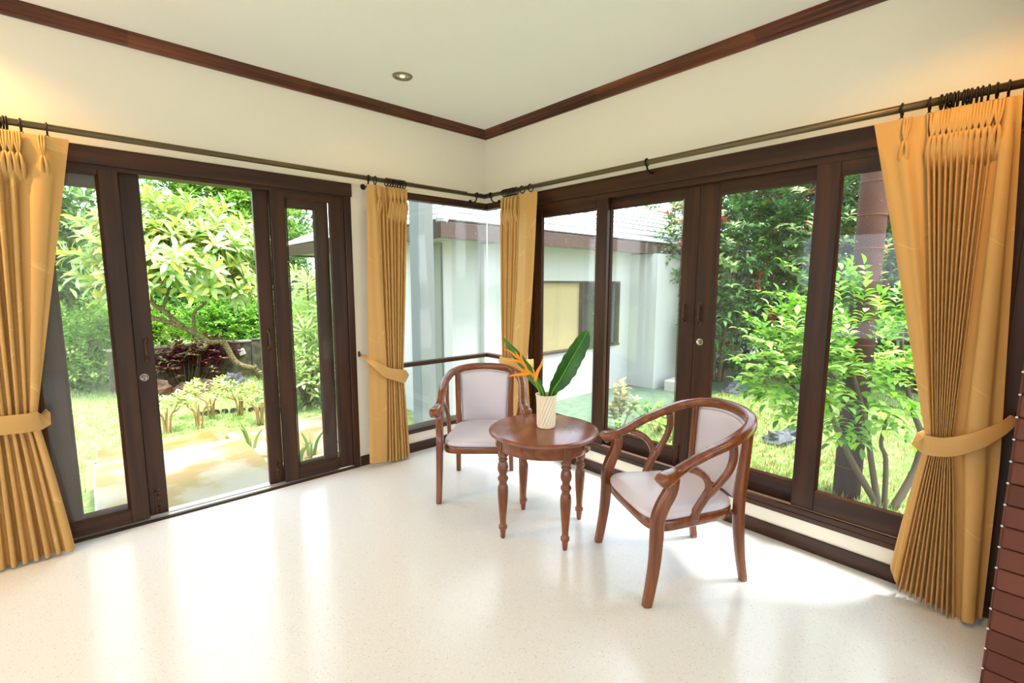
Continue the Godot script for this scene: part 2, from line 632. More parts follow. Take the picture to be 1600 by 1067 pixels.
func panel(no: int, wall: int, s0: float, s1: float, y0: float, y1: float, gs0: float, gs1: float, gy0: float, gy1: float, nc: float, label: String, glass: Material) -> Node3D:
	var root := Node3D.new()
	root.name = "door_%d" % no
	tag(root, label, "door", "", "structure")
	add_child(root)
	var d := 0.0175
	var along := 0 if wall == 0 else 2
	var m: MB
	for e in [[s0, gs0], [gs1, s1]]:
		m = MB.new()
		wbox(m, wall, e[0], e[1], y0, y1, nc - d, nc + d, 0.003)
		obj("stile", m, M.frame1, root)
	for e in [[y0, gy0], [gy1, y1]]:
		m = MB.new()
		wbox(m, wall, gs0, gs1, e[0], e[1], nc - d + 0.0005, nc + d - 0.0005, 0.002)
		obj("rail", m, M["frame%d" % along], root)
	m = MB.new()
	bead(m, wall, gs0, gs1, gy0, gy1, nc + d)
	obj("bead", m, M.frame1, root)
	m = MB.new()
	wbox(m, wall, gs0 - 0.004, gs1 + 0.004, gy0 - 0.004, gy1 + 0.004, nc - 0.003, nc + 0.003, 0.0)
	var pn := obj("pane", m, glass, root)
	if wall == 1: drops(pn, wall, gs0 + 0.01, gs1 - 0.01, gy0 + 0.3, gy1 - 0.01, nc - 0.0035, 700 if glass == M.wet_or_hazy_glass else 160)
	return root

func pull(root: Node3D, wall: int, s: float, y: float, n: float) -> void:
	# small bronze bow handle on two leaf-shaped roses
	var m := MB.new()
	m.smooth(true)
	var h := 0.058
	var path := curve([wp(wall, s, y - h, n), wp(wall, s, y - h + 0.004, n + 0.018), wp(wall, s, y - h + 0.02, n + 0.027), wp(wall, s, y, n + 0.029), wp(wall, s, y + h - 0.02, n + 0.027), wp(wall, s, y + h - 0.004, n + 0.018), wp(wall, s, y + h, n)], 5)
	var radii := []
	for i in path.size():
		var t := absf(path[i].y - y) / h
		radii.append(0.0062 if t < 0.42 else (0.0085 if t < 0.56 else (0.0056 if t < 0.7 else 0.0066)))
	m.tube(path, radii, 10)
	for k in [-1.0, 1.0]:
		var rows := []
		for j in 3:
			var ring := PackedVector3Array()
			for a in 14:
				var ang := TAU * a / 14
				var w: float = [1.0, 0.85, 0.02][j]
				var tip := 1.0 + (0.55 if sin(ang) * k > 0.5 else 0.0)
				ring.append(wp(wall, s + (1 if wall == 0 else -1) * cos(ang) * 0.0125 * w, y + k * h * 1.02 + sin(ang) * 0.0145 * w * tip, n + [0.0, 0.004, 0.005][j]))
			rows.append(ring)
		m.grid(rows, true)
	obj("handle", m, M.bronze, root)

func lock(root: Node3D, wall: int, s: float, y: float, n: float) -> void:
	var m := MB.new()
	m.smooth(true)
	var b := Basis(Vector3.RIGHT, PI / 2) if wall == 0 else Basis(Vector3.FORWARD, -PI / 2)
	m.lathe(PackedVector2Array([Vector2(0.0235, -0.001), Vector2(0.0235, 0.004), Vector2(0.021, 0.007), Vector2(0.019, 0.0072), Vector2(0.0185, 0.004), Vector2(0.0005, 0.004)]), 28, Transform3D(b, wp(wall, s, y, n)))
	var o := obj("lock", m, M.steel, root)
	m = MB.new()
	var q := wp(wall, s + 0.001, y - 0.003, n + 0.0062)
	m.box(q, V(0.006, 0.015, 0.006) if wall == 0 else V(0.006, 0.015, 0.006), 0.001)
	m.lathe(PackedVector2Array([Vector2(0.0085, 0.003), Vector2(0.0085, 0.0062), Vector2(0.0005, 0.0066)]), 16, Transform3D(b, wp(wall, s, y, n)))
	obj("keyhole", m, M.key, o)

func bolt(root: Node3D, wall: int, s: float, y0: float, y1: float, n: float) -> void:
	var m := MB.new()
	wbox(m, wall, s - 0.014, s + 0.014, y0, y1 - 0.014, n, n + 0.003, 0.001)
	m.smooth(true)
	var b := Basis(Vector3.RIGHT, PI / 2) if wall == 0 else Basis(Vector3.FORWARD, -PI / 2)
	m.lathe(PackedVector2Array([Vector2(0.014, 0.0), Vector2(0.014, 0.003), Vector2(0.0005, 0.0031)]), 16, Transform3D(b, wp(wall, s, y1 - 0.014, n)))
	var o := obj("bolt", m, M.bronze, root)
	m = MB.new()
	m.smooth(true)
	m.tube(PackedVector3Array([wp(wall, s, y0 + 0.004, n + 0.008), wp(wall, s, y1 - 0.03, n + 0.008)]), [0.0055], 10)
	m.tube(curve([wp(wall, s, y1 - 0.03, n + 0.008), wp(wall, s - 0.006, y1 - 0.018, n + 0.014), wp(wall, s - 0.02, y1 - 0.028, n + 0.012)], 4), [0.005], 8)
	for k in 3: wbox(m, wall, s - 0.01, s + 0.01, lerpf(y0, y1, 0.15 + 0.25 * k), lerpf(y0, y1, 0.15 + 0.25 * k) + 0.008, n, n + 0.015, 0.001)
	obj("slide_rod", m, M.bronze, o)

func doors() -> void:
	# head casing, jambs, threshold and sill
	var m := MB.new()
	wbox(m, 0, -3.30, -1.336, 2.148, 2.246, 0.0, 0.022, 0.004)
	wbox(m, 0, -3.34, -1.337, 2.125, 2.246, -0.13, 0.0, 0.002)
	struct("trim_3", m, M.frame0, "dark brown head casing of the left sliding doors")
	m = MB.new()
	wbox(m, 0, -1.393, -1.341, 0.0, 2.15, -0.13, 0.008, 0.003)
	wbox(m, 0, -3.293, -3.241, 0.0, 2.15, -0.13, 0.008, 0.003)
	struct("trim_4", m, M.frame1, "dark brown jambs of the left sliding doors")
	m = MB.new()
	wbox(m, 0, -3.3, -1.341, -0.02, 0.014, -0.006, 0.014, 0.004)
	struct("trim_5", m, M.frame0, "brown threshold strip of the left sliding doors")
	m = MB.new()
	wbox(m, 0, -3.3, -1.341, -0.03, 0.004, -0.15, -0.006, 0.001)
	for n in [-0.022, -0.073]: wbox(m, 0, -3.24, -1.393, 0.0, 0.012, n - 0.003, n + 0.003, 0.001)
	struct("trim_6", m, M.track, "pale metal door track in the left threshold")
	m = MB.new()
	wbox(m, 1, 0.60, 3.60, 2.156, 2.262, -0.01, 0.022, 0.004)
	wbox(m, 1, 0.59, 3.60, 2.12, 2.262, -0.13, -0.0005, 0.002)
	struct("trim_7", m, M.frame2, "dark brown head casing of the garden sliding doors")
	m = MB.new()
	wbox(m, 1, 0.59, 0.645, 0.17, 2.16, -0.13, 0.006, 0.003)
	wbox(m, 1, 3.545, 3.60, 0.088, 2.16, -0.13, 0.03, 0.003)
	struct("trim_8", m, M.frame1, "dark brown jambs of the garden sliding doors")
	m = MB.new()
	wbox(m, 1, 0.59, 3.60, 0.17, 0.2, -0.13, 0.012, 0.003)
	wbox(m, 1, 0.59, 3.60, 0.2, 0.234, -0.006, 0.012, 0.003)
	struct("trim_9", m, M.frame2, "dark brown sill of the garden sliding doors")
	var f := -0.0225
	var r := -0.0735
	panel(1, 0, -3.240, -2.72, 0.024, 2.145, -3.142, -2.809, 0.104, 2.105, f, "fixed glazed door leaf partly behind the far left curtain", M.wet_or_hazy_glass)  # whitish tint paints in the haze seen through doubled panes
	var b := panel(2, 0, -3.133, -2.62, 0.016, 2.15, -3.035, -2.716, 0.12, 2.04, r, "sliding door leaf left of the doorway, with round lock and bolt", M.glass)
	pull(b, 0, -2.662, 1.09, r + 0.0175)
	lock(b, 0, -2.682, 0.913, r + 0.0175)
	bolt(b, 0, -2.668, 0.035, 0.19, r + 0.0175)
	var c := panel(3, 0, -2.01, -1.497, 0.016, 2.15, -1.912, -1.595, 0.12, 2.04, r, "sliding door leaf right of the doorway, with bow handle and bolt", M.glass)
	pull(c, 0, -1.96, 1.09, r + 0.0175)
	bolt(c, 0, -1.955, 0.035, 0.185, r + 0.0175)
	panel(4, 0, -1.914, -1.393, 0.024, 2.145, -1.816, -1.497, 0.104, 2.10, f, "narrow fixed glazed leaf nearest the white wall strip", M.glass)
	panel(5, 1, 0.645, 1.415, 0.236, 2.16, 0.738, 1.312, 0.377, 2.055, f, "fixed glazed leaf behind the flower vase", M.wet_or_hazy_glass)
	var g := panel(6, 1, 1.31, 2.099, 0.225, 2.16, 1.412, 1.99, 0.352, 2.055, r, "left sliding leaf of the garden doors, handle but no lock", M.wet_or_hazy_glass)
	pull(g, 1, 2.037, 1.305, r + 0.0175)
	bolt(g, 1, 2.03, 0.26, 0.41, r + 0.0175)
	var h := panel(7, 1, 2.101, 2.87, 0.225, 2.16, 2.226, 2.772, 0.352, 2.055, r, "right sliding leaf of the garden doors with the round steel lock", M.glass)
	pull(h, 1, 2.140, 1.305, r + 0.0175)
	lock(h, 1, 2.148, 1.119, r + 0.0175)
	panel(8, 1, 2.762, 3.545, 0.236, 2.16, 2.874, 3.45, 0.35, 2.06, f, "fixed glazed leaf partly behind the right curtain", M.glass)

func corner_window() -> void:
	var root := Node3D.new()
	root.name = "window_1"
	root.set_meta("kind", "structure")
	root.set_meta("label", "frameless glass corner window between the two middle curtains")
	add_child(root)
	for e in [["head", 2.19, 2.246, -0.07, 0.004], ["rail", 0.770, 0.806, -0.055, 0.0], ["sill", 0.172, 0.212, -0.13, 0.016]]:
		var m := MB.new()
		wbox(m, 0, -1.0, -e[4] + 0.0, e[1], e[2], e[3], e[4], 0.002)
		wbox(m, 1, e[3] if false else -0.0, 0.59, e[1], e[2], e[3], e[4], 0.002)
		# the outer corner square that joins the two lengths
		m.box(V(-e[3] * 0.5, (e[1] + e[2]) * 0.5, e[3] * 0.5), V(-e[3], e[2] - e[1], -e[3]), 0.0)
		obj(e[0], m, M.frame0, root)
	var j := MB.new()
	wbox(j, 0, -1.02, -0.985, 0.172, 2.246, -0.12, 0.0, 0.002)
	obj("jamb", j, M.frame1, root)
	for y in [[0.212, 0.770], [0.806, 2.19]]:
		for w in 2:
			var m := MB.new()
			if w == 0: wbox(m, 0, -0.985, 0.045, y[0], y[1], -0.05, -0.045, 0.0)
			else: wbox(m, 1, -0.05, 0.59, y[0], y[1], -0.05, -0.045, 0.0)
			var pn := obj("pane", m, M.wet_or_hazy_glass, root)
			drops(pn, w, -0.9 if w == 0 else 0.0, 0.0 if w == 0 else 0.5, y[0] + 0.05, y[1] - 0.01, -0.0505, 500 if y[0] > 0.5 else 60)
	var m := MB.new()
	m.box(V(0.0475, 1.2, -0.0475), V(0.008, 1.98, 0.008), 0.001)
	obj("glass_joint", m, mat(Color(0.9, 0.95, 0.95), 0.3), root)

# ---------------------------------------------------------------- curtains
const ROD_Y := 2.288
const ROD_N := 0.10

# segs: [folds, depth of folds, top s0, s1, tie s0, s1, bottom s0, s1, hem y0, y1, lift of the cloth from the wall]
func curtain(wall: int, segs: Array, tie_y: float, label: String, pleats: Array, ease := 1.0) -> Node3D:
	var root := thing("curtain", label, "curtain", V(0, 0, 0), 0.0, "gold curtains at the windows")
	var top_y := 2.238
	var nv := 40
	var rows := []
	var uvs := []
	for j in nv + 1:
		var v := 1.0 - float(j) / nv          # row 0 is the hem
		v = v * v * 0.25 + v * 0.75           # rows closer together towards the top
		v = 1.0 - v
		var row := PackedVector3Array()
		var uv := PackedVector2Array()
		var run := 0.0
		for sg in segs:
			var n: int = sg[0]
			var per := 10 if n > 0 else 12
			var count := maxi(n, 1) * per
			for i in count + (1 if sg == segs[-1] else 0):
				var t := float(i) / count
				var hem := lerpf(sg[8], sg[9], t)
				var y := lerpf(hem, top_y, v)
				var s_top := lerpf(sg[2], sg[3], t)
				var s_tie := lerpf(sg[4], sg[5], t)
				var s_bot := lerpf(sg[6], sg[7], t)
				var s: float
				var squeeze := 1.0
				if y >= tie_y:
					var k := pow((top_y - y) / (top_y - tie_y), ease)
					s = lerpf(s_top, s_tie, k)
					squeeze = lerpf(1.0, 0.75, k * k)
				else:
					var k := pow((tie_y - y) / (tie_y - hem), 0.8)
					s = lerpf(s_tie, s_bot, k)
					squeeze = lerpf(0.75, 1.1, k)
				var head := smoothstep(0.06, 0.2, top_y - y)   # the stiff heading is nearly flat
				var amp: float = sg[1] * lerpf(0.3, 1.0, head) * squeeze
				var d: float = sg[10]
				if n > 0:
					var ph := TAU * n * t
					var wob := 0.8 + 0.25 * sin(n * t * 2.7 + 1.3) + 0.06 * sin(y * 5.0 + n * t * 4.0)
					d -= amp * cos(ph) * wob
					var pitch := absf(s_bot - s_bot + lerpf(sg[5], sg[3], 0.5) - lerpf(sg[4], sg[2], 0.5)) / n
					s += signf(sg[3] - sg[2]) * sin(2.0 * ph) * pitch * 0.10 * head
				else:
					d += amp * sin(PI * t) * (0.7 + 0.3 * sin(t * 9.0 + y * 1.5)) + 0.004 * sin(t * 14.0 + y * 3.0) * head
				var p := wp(wall, s, y, d)
				if row.size() > 0: run += 0.0
				row.append(p)
				uv.append(Vector2(0, 0))
		# cloth runs over the folds: measure it on the hem row so that the print follows the cloth
		rows.append(row)
		uvs.append(uv)
	var acc := 0.0
	var widths := PackedFloat32Array()
	for i in rows[0].size():
		if i > 0: acc += rows[nv / 2][i].distance_to(rows[nv / 2][i - 1]) * 1.15
		widths.append(acc)
	for j in nv + 1:
		for i in rows[j].size(): uvs[j][i] = Vector2(widths[i] * 0.9, -rows[j][i].y)
	var m := MB.new()
	m.smooth(true)
	if wall == 0: m.grid(rows, false, uvs)
	else:
		for j in nv + 1:
			var r: PackedVector3Array = rows[j]
			r.reverse()
			rows[j] = r
			var q: PackedVector2Array = uvs[j]
			q.reverse()
			uvs[j] = q
		m.grid(rows, false, uvs)
	obj("cloth", m, M.curtain, root)
	# triple pinch pleats of the heading
	for s in pleats:
		m = MB.new()
		m.smooth(true)
		var d: float = segs[0][10] + 0.012
		for k in [-1.0, 0.0, 1.0]:
			m.tube(curve([wp(wall, s + k * 0.0105, 2.239, d + 0.004), wp(wall, s + k * 0.0095, 2.19, d + 0.012), wp(wall, s + k * 0.0035, 2.146, d + 0.014), wp(wall, s + k * 0.003, 2.135, d + 0.012)], 3), [0.004, 0.0045, 0.005, 0.0055, 0.0058, 0.005, 0.004, 0.0035, 0.003, 0.003], 7)
		for k in [-1.0, 1.0]:
			m.tube(curve([wp(wall, s + k * 0.002, 2.14, d + 0.012), wp(wall, s + k * 0.008, 2.115, d + 0.016), wp(wall, s + k * 0.0105, 2.075, d + 0.01), wp(wall, s + k * 0.007, 2.02, d - 0.016), wp(wall, s + k * 0.003, 1.95, d - 0.075)], 3), [0.003, 0.005, 0.0065, 0.0075, 0.008, 0.009, 0.0095, 0.01, 0.01, 0.01, 0.009, 0.008, 0.006], 8)
		obj("pinch_pleat", m, M.curtain, root)
	return root

func tieback(wall: int, path: Array, widths: Array, label: String) -> void:
	var root := thing("curtain_tieback", label, "tieback", V(0, 0, 0), 0.0, "fabric tiebacks")
	var pts := curve(path, 5)
	var ws := spread(widths, pts.size())
	var secs := []
	for w in ws: secs.append(rrect(w, 0.008, 0.0035, 2))
	var m := MB.new()
	m.smooth(true)
	m.sweep(pts, secs, wp(wall, 0, 0, 1))
	obj("band", m, M.curtain, root)

func hook(wall: int, s: float, y: float, label: String) -> void:
	var root := thing("tieback_hook", label, "hook", V(0, 0, 0), 0.0, "tieback hooks")
	var m := MB.new()
	wbox(m, wall, s - 0.008, s + 0.008, y - 0.022, y + 0.022, 0.0, 0.005, 0.002)
	obj("plate", m, M.bronze, root)
	m = MB.new()
	m.smooth(true)
	m.tube(curve([wp(wall, s, y - 0.012, 0.004), wp(wall, s, y - 0.016, 0.024), wp(wall, s, y - 0.004, 0.036), wp(wall, s, y + 0.012, 0.034)], 4), [0.0035], 8)
	obj("prong", m, M.bronze, root)

var ring_proto: Node3D

func ring(wall: int, s: float, tilt: float, label: String, group: String) -> void:
	var o: Node3D
	if ring_proto == null:
		o = thing("curtain_ring", label, "ring")
		ring_proto = o
		var m := MB.new()
		m.smooth(true)
		m.torus(Vector3.ZERO, Vector3.RIGHT, 0.029, 0.0042, 22, 8)
		obj("hoop", m, M.ring, o)
		m = MB.new()
		m.smooth(true)
		m.torus(V(0, -0.0375, 0), Vector3.BACK, 0.0065, 0.0022, 12, 6)
		obj("eyelet", m, M.ring, o)
	else:
		o = ring_proto.duplicate()
		o.name = numbered("curtain_ring")
		add_child(o, true)
	tag(o, label, "ring", group)
	o.position = wp(wall, s, ROD_Y - 0.0075, ROD_N)
	o.rotation = Vector3(0, (0.0 if wall == 0 else PI / 2) + tilt, 0)

func bracket(wall: int, s: float, label: String) -> void:
	var root := thing("rod_bracket", label, "bracket", V(0, 0, 0), 0.0, "curtain rod brackets")
	var m := MB.new()
	m.smooth(true)
	var b := Basis(Vector3.RIGHT, PI / 2) if wall == 0 else Basis(Vector3.FORWARD, -PI / 2)
	m.lathe(PackedVector2Array([Vector2(0.022, 0.0), Vector2(0.022, 0.004), Vector2(0.014, 0.008), Vector2(0.0005, 0.008)]), 18, Transform3D(b, wp(wall, s, ROD_Y - 0.05, 0)))
	obj("wall_plate", m, M.ring, root)
	m = MB.new()
	m.smooth(true)
	m.tube(curve([wp(wall, s, ROD_Y - 0.05, 0.006), wp(wall, s, ROD_Y - 0.058, 0.04), wp(wall, s, ROD_Y - 0.05, 0.08), wp(wall, s, ROD_Y - 0.024, ROD_N)], 5), [0.0065], 8)
	obj("arm", m, M.ring, root)
	m = MB.new()
	m.smooth(true)
	m.torus(wp(wall, s, ROD_Y, ROD_N), wp(wall, 1, 0, 0), 0.022, 0.005, 20, 8)
	obj("cradle", m, M.ring, root)

func curtains() -> void:
	# rods
	for w in 2:
		var m := MB.new()
		m.smooth(true)
		m.tube(PackedVector3Array([wp(w, -6.3 if w == 0 else 0.125, ROD_Y, ROD_N), wp(w, -0.125 if w == 0 else 3.585, ROD_Y, ROD_N)]), [0.0175], 16)
		tag(obj("curtain_rod", m, M.rod), ["antique brass curtain rod along the left wall over the open doorway", "antique brass curtain rod along the right wall over the garden doors"][w], "curtain rod", "curtain rods")
	var m := MB.new()
	m.smooth(true)
	m.tube(curve([V(-0.16, ROD_Y, 0.1), V(-0.105, ROD_Y - 0.002, 0.1), V(-0.1, ROD_Y - 0.002, 0.105), V(-0.1, ROD_Y, 0.16)], 4), [0.021], 12)
	tag(obj("rod_elbow", m, M.ring), "dark elbow joining the two curtain rods in the room corner", "rod joint")
	bracket(0, -1.235, "dark rod bracket beside the curtain left of the corner window")
	bracket(0, -0.19, "dark rod bracket on the left wall next to the room corner")
	bracket(1, 0.19, "dark rod bracket on the right wall next to the room corner")
	bracket(1, 1.80, "dark rod bracket midway over the garden doors")
	bracket(1, 3.50, "dark rod bracket above the curtain beside the brick pier")

	curtain(0, [
		[9, 0.030, -3.56, -3.10, -3.42, -3.185, -3.50, -3.115, 0.012, 0.012, 0.115],
		[1, 0.014, -3.10, -2.912, -3.185, -3.158, -3.115, -3.068, 0.012, 0.014, 0.125],
	], 0.77, "gold curtain at the far left, gathered beside the open doorway", [-3.017, -3.104, -3.13, -3.152, -3.175, -3.2, -3.228, -3.26, -3.295, -3.335, -3.38, -3.43, -3.49, -3.54])
	curtain(0, [
		[0, 0.020, -1.262, -1.15, -1.302, -1.128, -1.318, -1.152, 0.055, 0.03, 0.125],
		[7, 0.030, -1.15, -0.90, -1.128, -0.985, -1.152, -0.945, 0.02, 0.01, 0.105],
	], 0.76, "gold curtain on the white wall strip left of the corner window", [-1.176, -1.078, -1.047, -1.013, -0.979, -0.945])
	curtain(1, [
		[7, 0.028, 0.335, 0.60, 0.365, 0.51, 0.35, 0.56, 0.02, 0.02, 0.105],
		[0, 0.022, 0.60, 0.812, 0.51, 0.70, 0.56, 0.78, 0.02, 0.05, 0.125],
	], 0.80, "gold curtain right of the corner window, behind the flower vase", [0.375, 0.42, 0.46, 0.50, 0.55, 0.69], 1.4)
	curtain(1, [
		[0, 0.026, 3.02, 3.20, 3.327, 3.352, 3.248, 3.285, 0.135, 0.05, 0.115],
		[11, 0.032, 3.20, 3.432, 3.352, 3.415, 3.285, 3.495, 0.04, 0.0, 0.12],
		[1, 0.026, 3.432, 3.496, 3.415, 3.565, 3.495, 3.575, 0.0, 0.04, 0.13],
	], 0.78, "gold curtain at the right edge, swept beside the brick pier", [3.144, 3.236, 3.252, 3.271, 3.291, 3.307, 3.321, 3.336, 3.352, 3.371, 3.39, 3.409, 3.435], 1.0)

	tieback(0, [V(-3.52, 0.80, 0.06), V(-3.45, 0.79, 0.16), V(-3.30, 0.782, 0.178), V(-3.20, 0.776, 0.172), V(-3.146, 0.772, 0.14), V(-3.15, 0.78, 0.06)], [0.08, 0.092, 0.096, 0.1, 0.1, 0.09], "gold tieback round the far left curtain")
	tieback(0, [V(-1.303, 0.925, 0.04), V(-1.298, 0.90, 0.11), V(-1.255, 0.855, 0.162), V(-1.165, 0.785, 0.166), V(-1.07, 0.75, 0.164), V(-1.0, 0.726, 0.15), V(-0.982, 0.722, 0.10), V(-0.995, 0.735, 0.05)], [0.03, 0.035, 0.055, 0.085, 0.098, 0.11, 0.11, 0.1], "gold tieback sloping round the curtain left of the corner window")
	tieback(1, [V(-0.05, 0.79, 0.36), V(-0.12, 0.785, 0.348), V(-0.16, 0.785, 0.41), V(-0.166, 0.79, 0.54), V(-0.158, 0.795, 0.665), V(-0.11, 0.80, 0.712), V(-0.045, 0.80, 0.70)], [0.09, 0.095, 0.1, 0.1, 0.098, 0.09, 0.08], "gold tieback round the curtain behind the flower vase")
	tieback(1, [V(-0.06, 0.79, 3.335), V(-0.125, 0.78, 3.318), V(-0.166, 0.781, 3.345), V(-0.176, 0.794, 3.41), V(-0.176, 0.849, 3.498), V(-0.13, 0.91, 3.565), V(-0.05, 0.94, 3.588)], [0.085, 0.09, 0.09, 0.084, 0.068, 0.045, 0.03], "gold tieback round the curtain beside the brick pier")
	hook(0, -1.318, 0.93, "small bronze tieback hook on the white wall strip")
	hook(1, 3.588, 0.945, "small bronze tieback hook beside the brick pier")
	var k := 0.06
	var sets := [
		[0, [-2.993, -3.087, -3.136, -3.147, -3.16, -3.19, -3.22, -3.295, -3.38, -3.46, -3.54], "dark curtain ring on the far left curtain", "rings of the far left curtain"],
		[0, [-1.181, -1.085, -1.062, -1.040, -1.018, -0.996, -0.974, -0.952, -0.93], "dark curtain ring above the curtain left of the corner window", "rings of the curtain left of the corner window"],
		[1, [0.372, 0.395, 0.418, 0.441, 0.464, 0.487, 0.51, 0.535, 0.606, 0.707], "dark curtain ring above the curtain behind the flower vase", "rings of the curtain behind the vase"],
		[1, [3.117, 3.212, 3.250, 3.266, 3.278, 3.290, 3.302, 3.320, 3.332, 3.344, 3.361, 3.376, 3.395, 3.42, 3.453], "dark curtain ring above the curtain beside the brick pier", "rings of the curtain beside the pier"],
	]
	var own := {-2.993: "lone dark curtain ring nearest the doorway on the far left curtain", -3.087: "second dark ring from the doorway on the far left curtain", -1.181: "lone dark ring by the bracket, left of the gathered rings beside the corner window", 0.606: "dark ring standing off the packed rings, left of the last one, behind the vase", 0.707: "last dark ring on the doorway side of the curtain behind the flower vase", 3.117: "lone dark ring at the leading edge of the curtain beside the brick pier", 3.212: "second dark ring from the leading edge of the curtain beside the brick pier", 3.42: "last but one dark ring before the rod's right end bracket", 3.453: "tilted dark ring next to the rod's right end bracket"}
	for e in sets:
		for s in e[1]: ring(e[0], s, rng.randf_range(-0.09, 0.09), own.get(s, e[2]), e[3])
	m = MB.new()
	m.box(V(-0.27, ROD_Y + 0.012, 0.112), V(0.075, 0.014, 0.022), 0.004)
	tag(obj("rod_sleeve", m, mat(Color(0.86, 0.82, 0.74), 0.5)), "short pale sleeve on the left rod close to the room corner", "sleeve")

# ---------------------------------------------------------------- chairs and table
func arm_height(z: float) -> float:
	# centre line of the horseshoe rail, front to back
	var zs := [0.30, 0.27, 0.20, 0.10, 0.0, -0.10, -0.20, -0.28, -0.335]
	var ys := [0.622, 0.626, 0.640, 0.676, 0.714, 0.752, 0.788, 0.816, 0.832]
	for i in zs.size() - 1:
		if z <= zs[i] and z >= zs[i + 1]: return lerpf(ys[i], ys[i + 1], (zs[i] - z) / (zs[i] - zs[i + 1]))
	return ys[-1]

func make_chair(label: String) -> Node3D:
	var t := thing("armchair", label, "chair", V(0, 0, 0), 0.0, "wooden tub armchairs")
	var m: MB
	# seat cushion, a rounded trapezium with a crowned top
	m = MB.new()
	m.smooth(true)
	var rows := []
	for lv in [[0.392, 0.975], [0.398, 1.0], [0.412, 1.005], [0.424, 0.985], [0.432, 0.93], [0.437, 0.8], [0.441, 0.55], [0.443, 0.25], [0.4435, 0.02]]:
		var ring := PackedVector3Array()
		for k in 56:
			var a := TAU * k / 56
			var c := cos(a)
			var s := -sin(a)
			var e := 0.36
			var x := signf(c) * pow(absf(c), e)
			var z := signf(s) * pow(absf(s), e)
			var zz := 0.012 + z * 0.252
			var half := lerpf(0.205, 0.268, (z + 1.0) * 0.5)
			if z > 0.9: zz += 0.012 * (1.0 - x * x)
			ring.append(V(x * half * lv[1], lv[0], 0.012 + (zz - 0.012) * lv[1]))
		rows.append(ring)
	m.grid(rows, true)
	m.cap(rows[0], true)
	obj("seat", m, M.fabric, t)
	# seat rail
	m = MB.new()
	m.smooth(true)
	var loop := []
	for k in 48:
		var a := TAU * k / 48
		var c := cos(a)
		var s := -sin(a)
		var x := signf(c) * pow(absf(c), 0.34)
		var z := signf(s) * pow(absf(s), 0.34)
		loop.append(V(x * lerpf(0.195, 0.262, (z + 1.0) * 0.5), 0.367, 0.01 + z * 0.243))
	m.sweep(PackedVector3Array(loop), [rrect(0.026, 0.052, 0.004, 1)], Vector3.UP, true)
	obj("seat_frame", m, M.chair0, t)
	for sd in [-1.0, 1.0]:
		# front leg: sabre foot, straight at the seat, then swept back up to the arm
		m = MB.new()
		m.smooth(true)
		var pts := curve([V(sd * 0.286, 0.0, 0.285), V(sd * 0.285, 0.10, 0.268), V(sd * 0.283, 0.22, 0.252), V(sd * 0.281, 0.34, 0.246), V(sd * 0.281, 0.42, 0.244), V(sd * 0.284, 0.49, 0.222), V(sd * 0.288, 0.555, 0.19), V(sd * 0.29, 0.62, 0.18)], 5)
		var ws := spread([0.036, 0.040, 0.043, 0.046, 0.046, 0.046, 0.046, 0.046], pts.size())
		var hs := spread([0.042, 0.046, 0.05, 0.056, 0.058, 0.060, 0.056, 0.052], pts.size())
		var secs := []
		for i in pts.size(): secs.append(rrect(ws[i], hs[i], 0.008, 2))
		m.sweep(pts, secs, Vector3.BACK)
		obj("front_leg", m, M.chair1, t)
		# rear leg running on as the post of the back
		m = MB.new()
		m.smooth(true)
		pts = curve([V(sd * 0.212, 0.0, -0.292), V(sd * 0.208, 0.14, -0.268), V(sd * 0.204, 0.30, -0.252), V(sd * 0.202, 0.42, -0.25), V(sd * 0.205, 0.55, -0.258), V(sd * 0.209, 0.68, -0.266), V(sd * 0.212, 0.805, -0.272)], 5)
		ws = spread([0.034, 0.038, 0.042, 0.042, 0.040, 0.038, 0.036], pts.size())
		hs = spread([0.034, 0.04, 0.046, 0.046, 0.042, 0.038, 0.036], pts.size())
		secs = []
		for i in pts.size(): secs.append(rrect(ws[i], hs[i], 0.006, 2))
		m.sweep(pts, secs, Vector3.BACK)
		obj("rear_leg", m, M.chair1, t)
		# forked brace between seat rail and arm
		m = MB.new()
		m.smooth(true)
		var trunk := curve([V(sd * 0.236, 0.372, 0.03), V(sd * 0.243, 0.42, 0.018), V(sd * 0.252, 0.49, -0.02), V(sd * 0.26, 0.535, -0.048)], 4)
		secs = []
		var tw := spread([0.05, 0.04, 0.042, 0.058], trunk.size())
		for i in trunk.size(): secs.append(rrect(0.026, tw[i], 0.007, 2))
		m.sweep(trunk, secs, Vector3.BACK)
		var fore := curve([V(sd * 0.257, 0.51, -0.03), V(sd * 0.264, 0.552, -0.026), V(sd * 0.272, 0.60, 0.002), V(sd * 0.279, 0.636, 0.05), V(sd * 0.285, 0.655, 0.10)], 4)
		secs = []
		tw = spread([0.036, 0.032, 0.032, 0.034, 0.03], fore.size())
		for i in fore.size(): secs.append(rrect(0.026, tw[i], 0.007, 2))
		m.sweep(fore, secs, Vector3.BACK)
		var aft := curve([V(sd * 0.257, 0.505, -0.035), V(sd * 0.266, 0.56, -0.082), V(sd * 0.274, 0.62, -0.124), V(sd * 0.276, 0.68, -0.142), V(sd * 0.276, 0.745, -0.138)], 4)
		secs = []
		tw = spread([0.036, 0.034, 0.034, 0.036, 0.038], aft.size())
		for i in aft.size(): secs.append(rrect(0.026, tw[i], 0.007, 2))
		m.sweep(aft, secs, Vector3.BACK)
		obj("arm_brace", m, M.chair1, t)
	# horseshoe arm rail with scrolled ends
	m = MB.new()
	m.smooth(true)
